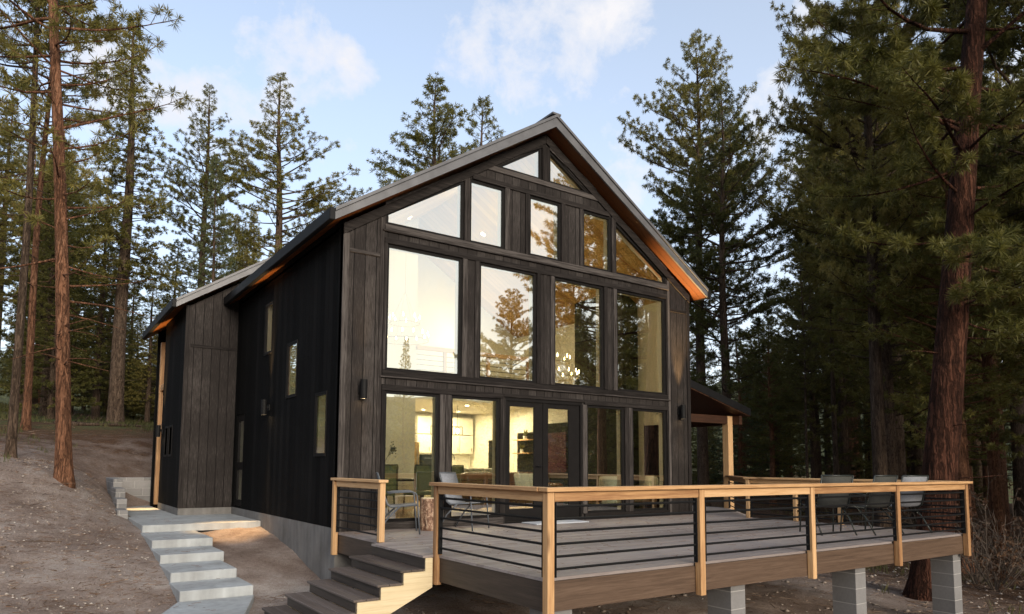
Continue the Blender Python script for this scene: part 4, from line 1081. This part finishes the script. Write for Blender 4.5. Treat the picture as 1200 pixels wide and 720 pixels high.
wood(50, -20, 75, -75, -48, 9, 13, 'one of the low dark trees closing the clearing opposite the house', 'low wood across the clearing', 15)
wood(40, 17, 48, -42, -6, 12, 19, 'one of the dark trees right of the clearing that darken the right windows', 'wood right of the clearing', 16, lambda x, y: x > 16 - y*.28, (3,4,3,1))
wood(16, -45, -16, -30, 6, 9, 14, 'one of the trees along the left of the clearing', 'wood left of the clearing', 17)
wood(22, -24, 8, 34, 66, 4.5, 9, 'one of the young firs filling the slope under the tall left hand trees', 'young firs on the left slope', 18, ks=(4,))
wood(16, 29, 52, -4, 34, 4, 8, 'one of the young firs in the shade of the wood beyond the deck', 'young firs beyond the deck', 19, ks=(4,))
wood(14, -5, 6, 26, 46, 6, 11, 'one of the dark firs standing close together beyond the entry porch', 'firs beyond the entry porch', 23, ks=(3,4))

# ------------------------------------------------------------------ what lies on the ground
def scatter(name, n, box, mk, mat, seed, keep=lambda x, y: np.ones_like(x, bool)):
    g = np.random.default_rng(seed); x = g.uniform(box[0], box[1], n); y = g.uniform(box[2], box[3], n)
    ok = keep(x, y); x, y = x[ok], y[ok]; z = np.concatenate([gz_arr(x[i:i+4000], y[i:i+4000]) for i in range(0, len(x), 4000)])
    V, F = mk(np.stack([x, y, z], 1), g)
    me = bpy.data.meshes.new(name); fast_mesh(me, V, F); return tag(link(name, me, mat), kind='stuff')
def free(x, y):
    house = (x > -1.2) & (x < 8.1) & (y > -.05) & (y < 11.2); land = (x > -2.4) & (x < 0) & (y > 4.1) & (y < 11.4)
    path = (x > -2.25) & (x < -1.2) & (y > -.4) & (y < 4.2); ap = (np.abs(x + 1.75 - (y+.35)*.40) < .72) & (y > -4) & (y < -.3)
    st = (x > -1.95) & (x < 0) & (y > -3.3) & (y < -1.6)
    return ~(house | land | path | ap | st)
def stones(lo, hi):
    def mk(P, g):
        n = len(P); oct_ = np.array([(1,0,0),(-1,0,0),(0,1,0),(0,-1,0),(0,0,1),(0,0,-1)], float)
        fs = np.array([(0,2,4),(2,1,4),(1,3,4),(3,0,4),(2,0,5),(1,2,5),(3,1,5),(0,3,5)])
        s = lo*(hi/lo)**(g.uniform(0,1,(n,1,1))**3.4); sh = g.uniform(.6,1.3,(n,6,1))*oct_[None]*np.array([1,.8,.5])
        a = g.uniform(0,6.28,n); c, q = np.cos(a)[:,None], np.sin(a)[:,None]
        X = sh[...,0]*c - sh[...,1]*q; Y = sh[...,0]*q + sh[...,1]*c
        V = np.stack([X,Y,sh[...,2]], -1)*s + P[:,None]; V[...,2] += s[...,0]*.15
        return V.reshape(-1,3), (np.arange(n)[:,None,None]*6+fs[None]).reshape(-1,3)
    return mk
def sticks(lo, hi, w):
    def mk(P, g):
        n = len(P); L = g.uniform(lo, hi, n); a = g.uniform(0,6.28,n); d = np.stack([np.cos(a),np.sin(a),g.normal(size=n)*.12],1)
        s = np.stack([-np.sin(a),np.cos(a),np.zeros(n)],1)*(w*g.uniform(.5,1.3,n))[:,None]; u = np.array([0,0,1.])*(w*g.uniform(.5,1.2,n))[:,None]
        A = P + np.array([0,0,.006]); B = A + d*L[:,None]
        V = np.stack([A-s, A+s, A+u*1.5, B-s*.6, B+s*.6, B+u], 1).reshape(-1,3)
        F = (np.arange(n)[:,None,None]*6+np.array([(0,1,4,3),(1,2,5,4),(2,0,3,5)])[None]).reshape(-1,4)
        return V, F
    return mk
near = lambda x, y: free(x, y)
k = N('pale_field_stone'); c = k.coord(); stone = k.bsdf(k.ramp(k.noise(c, 3.5, 3, .7), [(.35,(.16,.12,.095)),(.5,(.30,.25,.21)),(.65,(.46,.42,.38))]), .9)
scatter('pebbles', 42000, (-10, 1, -6, 11), stones(.004, .034), stone, 1, near)
scatter('pebbles', 5000, (3, 18, -9, 4), stones(.01, .07), stone, 2, near)
kk = N('dead_wood_bits'); c = kk.coord(); chip = kk.bsdf(kk.ramp(kk.noise(c, 5, 3, .7), [(.35,(.06,.035,.022)),(.52,(.16,.10,.065)),(.66,(.34,.25,.18))]), .9)
scatter('twigs', 9000, (-10, 1, -6, 13), sticks(.03, .16, .005), chip, 3, near)
scatter('twigs', 300, (-14, 3, -2, 22), sticks(.3, .9, .010), chip, 4, near)
scatter('twigs', 5000, (3, 24, -9, 6), sticks(.05, .4, .006), chip, 5, near)
def tufts(h, w, nb):
    def mk(P, g):
        n = len(P)*nb; B = np.repeat(P, nb, 0) + g.normal(size=(n,3))*np.array([.06,.06,0]); a = g.uniform(0,6.28,n); L = h*g.uniform(.5,1.3,n)
        tip = B + np.stack([np.cos(a)*L*.45, np.sin(a)*L*.45, L], 1); s = np.stack([-np.sin(a),np.cos(a),np.zeros(n)],1)*w
        mid = B*.5+tip*.5 + np.array([0,0,1.])*(L*.12)[:,None]
        return np.stack([B-s,B+s,mid+s*.7,tip,mid-s*.7],1).reshape(-1,3), (np.arange(n)[:,None]*5+np.array([0,1,2,3,4])[None])
    return mk
grass = foliage('dry_green_grass', (.06,.07,.022), (.12,.125,.045), (.22,.19,.09))
gk = np.random.default_rng(9)
def patchy(x, y): return free(x, y) & (np.sin(x*.9+1)+np.sin(y*.7+.5*x)+gk.normal(size=x.shape)*.6 > .4)
scatter('grass', 9000, (-16, 9, 16, 40), tufts(.22, .008, 6), grass, 6, patchy)
scatter('grass', 700, (-9, -2.8, 7, 17), tufts(.14, .006, 6), grass, 7, patchy)
scatter('grass', 2600, (10, 34, -7, 14), tufts(.2, .007, 6), grass, 8, patchy)
scatter('needle_litter', 26000, (-14, 4, -6, 20), sticks(.06, .14, .0028), m_plain('rusty_pine_needles', (.17,.085,.04), .9, .4, 2), 9, near)
# bare and brown leaved bushes in the wood on the right, low conifers on the left slope
def bush(seed, h, n, leafy):
    g = np.random.default_rng(seed); m = MB(); T = []; Dv = []
    for i in range(n):
        a = g.uniform(0,6.28); el = g.uniform(.7,1.45); L = h*g.uniform(.6,1.1); p = np.array([0,0,-.05]); d = np.array([math.cos(a)*math.cos(el), math.sin(a)*math.cos(el), math.sin(el)]); pts = [p]
        for q in range(5):
            d = d + g.normal(size=3)*.13; d /= np.linalg.norm(d); p = p + d*L/5; pts.append(p)
            for _ in range(2):
                e = d + g.normal(size=3)*.6; e /= np.linalg.norm(e); tw = p + e*L*.2*g.uniform(.5,1.2); m.tube([p, tw], [.006,.003], 3, False)
                if g.uniform() < leafy: T += [tw, p+(tw-p)*.5]; Dv += [e, e]
        m.tube(pts, [.016*(1-.15*q) for q in range(6)], 5, False)
    return m, np.array(T), np.array(Dv), g
def bushes(seed, h, n, leafy, lm, label, grp, spots, ln=(.09,.045)):
    m, T, Dv, g = bush(seed, h, n, leafy); t0 = None
    for i, (x, y, sc) in enumerate(spots):
        if t0 is None:
            t0 = thing('shrub', G(x, y), label[0], 'shrub', grp, 0); t0.scale = (sc,)*3
            o = bpy.data.objects.new('stems', bpy.data.meshes.new('stems')); o.data.from_pydata(m.v, [], m.f); o.data.materials.append(M['dead_twig']); COL.objects.link(o); o.parent = t0
            if len(T):
                V, Fc = needles(T, Dv, 5, ln[0], ln[1], .7, g); me = bpy.data.meshes.new('leaves'); fast_mesh(me, V, Fc); me.materials.append(lm); o = bpy.data.objects.new('leaves', me); COL.objects.link(o); o.parent = t0
        else: tree_copy(t0, G(x, y), i*1.7, sc, label[i % len(label)])
brown = foliage('withered_brown_leaves', (.07,.035,.02), (.13,.07,.04), (.20,.12,.07))
bushes(61, 1.8, 16, .45, brown, ['brown leaved shrub beside the trunk of the massive pine at the right','brown leaved shrub farther right past the massive pine','brown leaved shrub in front of the rightmost trunk','withered shrub deeper in the right hand wood','withered shrub behind the far deck railing'], 'withered shrubs in the right hand wood', [(13.6,-3.6,1.0),(15.6,-4.2,1.2),(13.0,-4.9,.8),(18.5,-2.0,1.4),(17.5,1.5,1.1)])
bushes(62, 1.5, 14, .0, brown, ['bare grey shrub left of the brown leaved ones in the right hand wood','bare grey shrub at the right edge of the photo','bare grey shrub farther back in the right hand wood'], 'bare grey shrubs', [(14.6,-2.8,1.2),(14.0,-5.3,1.0),(19.5,.5,1.3)])
# fallen branches on the left slope
for i, (p, q, l) in enumerate((((-2.9,19.6),(.2,18.9),'long fallen branch lying across the grass on the left slope'),((-3.2,21.4),(-1.9,21.9),'short crooked fallen branch near the orange trunks'))):
    a = Vector((*p, gz(*p)+.05)); b = Vector((*q, gz(*q)+.08)); m = MB(); c = (a+b)/2+Vector((.1,.15,.03))
    m.tube([a, c, b], [.07,.055,.03], 7)
    for s in (.3,.5,.7):
        o_ = a+(b-a)*s; m.tube([o_, o_+Vector((.25,.2-.5*(i),.35))], [.022,.008], 5)
    o = m.build('fallen_branch', BG, None, True); o.location = a; o.data.transform(Matrix.Translation(-a)); tag(o, l, 'branch', 'fallen branches')


# wooded ridge added behind the viewer to block horizon glow in the glass, and needles blown onto the deck and path
def ridge():
    n, m = 300, 6; V = []
    g = np.random.default_rng(12); pr = np.cumsum(g.normal(size=n)); pr = (pr-np.linspace(pr[0], pr[-1], n))*.35
    for i in range(n):
        a = 2*math.pi*i/(n-1); h = 28 + 5*max(0, math.sin(a)) + pr[i] + g.uniform(-1.4,1.4)
        for j in range(m):
            r = 190 + 26*j; V.append((r*math.cos(a), r*math.sin(a)+5, -26 + (h+26+ (j-2)*3)*min(1, j/2)+g.uniform(-.8,.8)*(j > 0)))
    idx = np.arange(n*m).reshape(n, m); F = np.stack([idx[:-1,:-1], idx[1:,:-1], idx[1:,1:], idx[:-1,1:]], -1).reshape(-1,4)
    me = bpy.data.meshes.new('added_hills'); fast_mesh(me, np.array(V), F)
    k = N('added_wooded_hillside'); c = k.coord(); f = k.noise(c, .22, 6, .8)
    tag(link('added_hills', me, k.bsdf(k.ramp(f, [(.35,(.02,.028,.014)),(.65,(.07,.08,.035))]), .95, k.bump(f, 3))), kind='structure')
ridge()
def flat(z0): 
    mk = sticks(.05, .13, .0022)
    def f(P, g): P = P.copy(); P[:,2] = z0(P[:,0], P[:,1]); return mk(P, g)
    return f
lit_m = bpy.data.materials['rusty_pine_needles']
scatter('needle_litter', 420, (.1, 8.1, -5.1, -.1), flat(lambda x, y: np.full_like(x, DZ+.004)), lit_m, 21)
def stepz(x, y): return np.where(y > 4.15, -.06, np.where(y > 2.6, -.19, np.where(y > 1.6, -.32, np.where(y > .52, -.45, np.where(y > -.3, -.58, -.71))))) + .004
scatter('needle_litter', 50, (-2.1, -1.32, -.3, 6.5), flat(stepz), lit_m, 22)
scatter('needle_litter', 20, (-2.5, -1.7, -2.4, -.45), flat(stepz), lit_m, 23)

# ------------------------------------------------------------------ camera, sky, sun
cam = bpy.data.cameras.new('camera'); co = bpy.data.objects.new('camera', cam); COL.objects.link(co)
_yaw, _pit, _rol = -.600, .085, .006
fw = Vector((math.sin(-_yaw)*math.cos(_pit), math.cos(_yaw)*math.cos(_pit), math.sin(_pit)))
rt = Vector((math.cos(_yaw), math.sin(_yaw), 0)); up = rt.cross(fw)
r2 = rt*math.cos(_rol) + up*math.sin(_rol); u2 = -rt*math.sin(_rol) + up*math.cos(_rol)
co.matrix_world = Matrix(((r2.x,u2.x,-fw.x,CAM.x),(r2.y,u2.y,-fw.y,CAM.y),(r2.z,u2.z,-fw.z,CAM.z),(0,0,0,1)))
cam.sensor_fit = 'HORIZONTAL'; cam.sensor_width = 36; cam.lens = 36*816.527/1200
cam.shift_x = -(596.049-600)/1200; cam.shift_y = (477.286-360)/1200
cam.clip_end = 3000; cam.clip_start = .1
S.camera = co

SUN_EL, SUN_AZ = R(11), math.atan2(-1, -.12)      # low, behind the viewer
sd = Vector((math.cos(SUN_AZ)*math.cos(SUN_EL), math.sin(SUN_AZ)*math.cos(SUN_EL), math.sin(SUN_EL)))
w = bpy.data.worlds.new('World'); S.world = w; w.use_nodes = True
nt = w.node_tree; nt.nodes.clear()
class WN(N):
    def __init__(s, t): s.t = t
k = WN(nt)
out = k.n('ShaderNodeOutputWorld'); bg = k.n('ShaderNodeBackground')
sky = k.n('ShaderNodeTexSky', sky_type='NISHITA'); sky.sun_disc = False
sky.sun_elevation = SUN_EL; sky.sun_rotation = math.atan2(sd.x, sd.y); sky.altitude = 1800
sky.air_density = 1.0; sky.dust_density = 1.2; sky.ozone_density = .9
d = k.coord('Generated'); xyz = k.sep(d)
inv = k.math('DIVIDE', 1.0, k.math('ADD', k.math('MAXIMUM', xyz[2], 0.0), .22))
pl = k.n('ShaderNodeVectorMath', operation='SCALE'); k.L(d, pl.inputs[0]); k.L(inv, pl.inputs['Scale'])
n1 = k.noise(k.map(pl.outputs[0], (1,1,.6)), 3.0, 7, .58, .1)
BLOBS = [((0.4685, 0.6825, 0.5609), 0.09, 0.55), ((0.5205, 0.6801, 0.5162), 0.06, 0.55), ((0.4322, 0.725, 0.5362), 0.06, 0.5), ((0.5567, 0.6222, 0.5504), 0.05, 0.5), ((0.5812, 0.5945, 0.5557), 0.035, 0.8), ((0.5013, 0.7097, 0.495), 0.04, 0.4), ((0.0657, 0.8896, 0.4521), 0.05, 1.1), ((0.1126, 0.8965, 0.4284), 0.045, 0.9), ((0.3073, 0.8093, 0.5006), 0.035, 1.2), ((0.2816, 0.8153, 0.506), 0.03, 0.8), ((0.2316, 0.8121, 0.5356), 0.04, 1.2), ((0.2512, 0.8505, 0.4621), 0.035, 1.0), ((0.1794, 0.8724, 0.4548), 0.05, 0.7), ((0.7448, 0.5267, 0.4098), 0.08, 0.6), ((0.6489, 0.6585, 0.3812), 0.06, 0.6), ((0.7153, 0.4552, 0.5303), 0.06, 0.7), ((0.8639, 0.2932, 0.4094), 0.08, 0.8), ((0.131, 0.8561, 0.5), 0.03, -0.4), ((0.3858, 0.7978, 0.4634), 0.08, -0.5), ((0.2958, 0.8091, 0.5078), 0.05, 0.4), ((0.5096, 0.6659, 0.5449), 0.03, -0.3), ((0.4715, 0.7056, 0.529), 0.03, -0.35), ((0.6447, 0.5625, 0.5177), 0.08, -0.5), ((0.3345, 0.7684, 0.5455), 0.05, -0.5)]
BLOBS += [((.55,-.78,.30), .55, .7), ((-.1,-.93,.34), .4, .6)]  # unseen cloud bank added behind the viewer to brighten the window reflections
tot = None
for (bx, by, bz), sz, wt in BLOBS:
    dp = k.n('ShaderNodeVectorMath', operation='DOT_PRODUCT'); k.L(d, dp.inputs[0]); dp.inputs[1].default_value = (bx, by, bz)
    g = k.math('MULTIPLY', k.math('EXPONENT', k.math('MULTIPLY', k.math('SUBTRACT', dp.outputs['Value'], 1.0), 2.0/(sz*sz))), wt)
    tot = g if tot is None else k.math('ADD', tot, g)
n2 = k.noise(d, 15.0, 8, .62, .15)
nn = k.math('SUBTRACT', k.math('ADD', k.math('MULTIPLY', n1, .4), k.math('MULTIPLY', n2, .6)), .5)
tot = k.math('MINIMUM', tot, 1.0)
dens = k.math('ADD', k.math('MULTIPLY', tot, .46), k.math('MULTIPLY', nn, 2.6))
cf = k.ramp(dens, [(.22, (0,0,0)), (.42, (.5,.5,.5)), (.72, (1,1,1))])
lit = k.n('ShaderNodeVectorMath', operation='DOT_PRODUCT'); k.L(d, lit.inputs[0]); lit.inputs[1].default_value = tuple(sd)
veil = k.math('MULTIPLY_ADD', k.math('MAXIMUM', lit.outputs['Value'], 0.0), .36, .27)
veil = k.math('ADD', veil, k.math('MULTIPLY', k.math('POWER', k.math('SUBTRACT', 1.0, k.math('MAXIMUM', xyz[2], 0.0)), 3.0), .7))
veil = k.math('MINIMUM', veil, .9)
cf = k.math('ADD', veil, k.math('MULTIPLY', k.math('MULTIPLY', cf, .88), k.math('SUBTRACT', 1.0, veil)))
CLOUD = ((2.35,2.31,2.42), (3.8,3.65,3.35))
cl = k.mix(k.math('MULTIPLY_ADD', lit.outputs['Value'], .5, .5, clamp=True), CLOUD[0], CLOUD[1])
mixc = k.mix(cf, sky.outputs[0], cl)
k.L(mixc, bg.inputs[0]); bg.inputs[1].default_value = .152
k.L(bg.outputs[0], out.inputs[0])

sl = bpy.data.lights.new('sun', 'SUN'); so = bpy.data.objects.new('sun', sl); COL.objects.link(so)
sl.energy = 2.05; sl.angle = R(26); sl.color = (1, .88, .72)
so.rotation_euler = (-sd).to_track_quat('-Z', 'Y').to_euler(); so.location = sd*60 + Vector((0,0,20))

vs = S.view_settings; vs.view_transform = 'Standard'; vs.look = 'None'; vs.exposure = 1.3; vs.gamma = 1; vs.use_curve_mapping = False
cy = S.cycles
cy.max_bounces = 8; cy.diffuse_bounces = 3; cy.glossy_bounces = 4; cy.transmission_bounces = 4; cy.transparent_max_bounces = 12
cy.sample_clamp_indirect = 4; cy.caustics_reflective = False; cy.caustics_refractive = False
cy.use_denoising = True
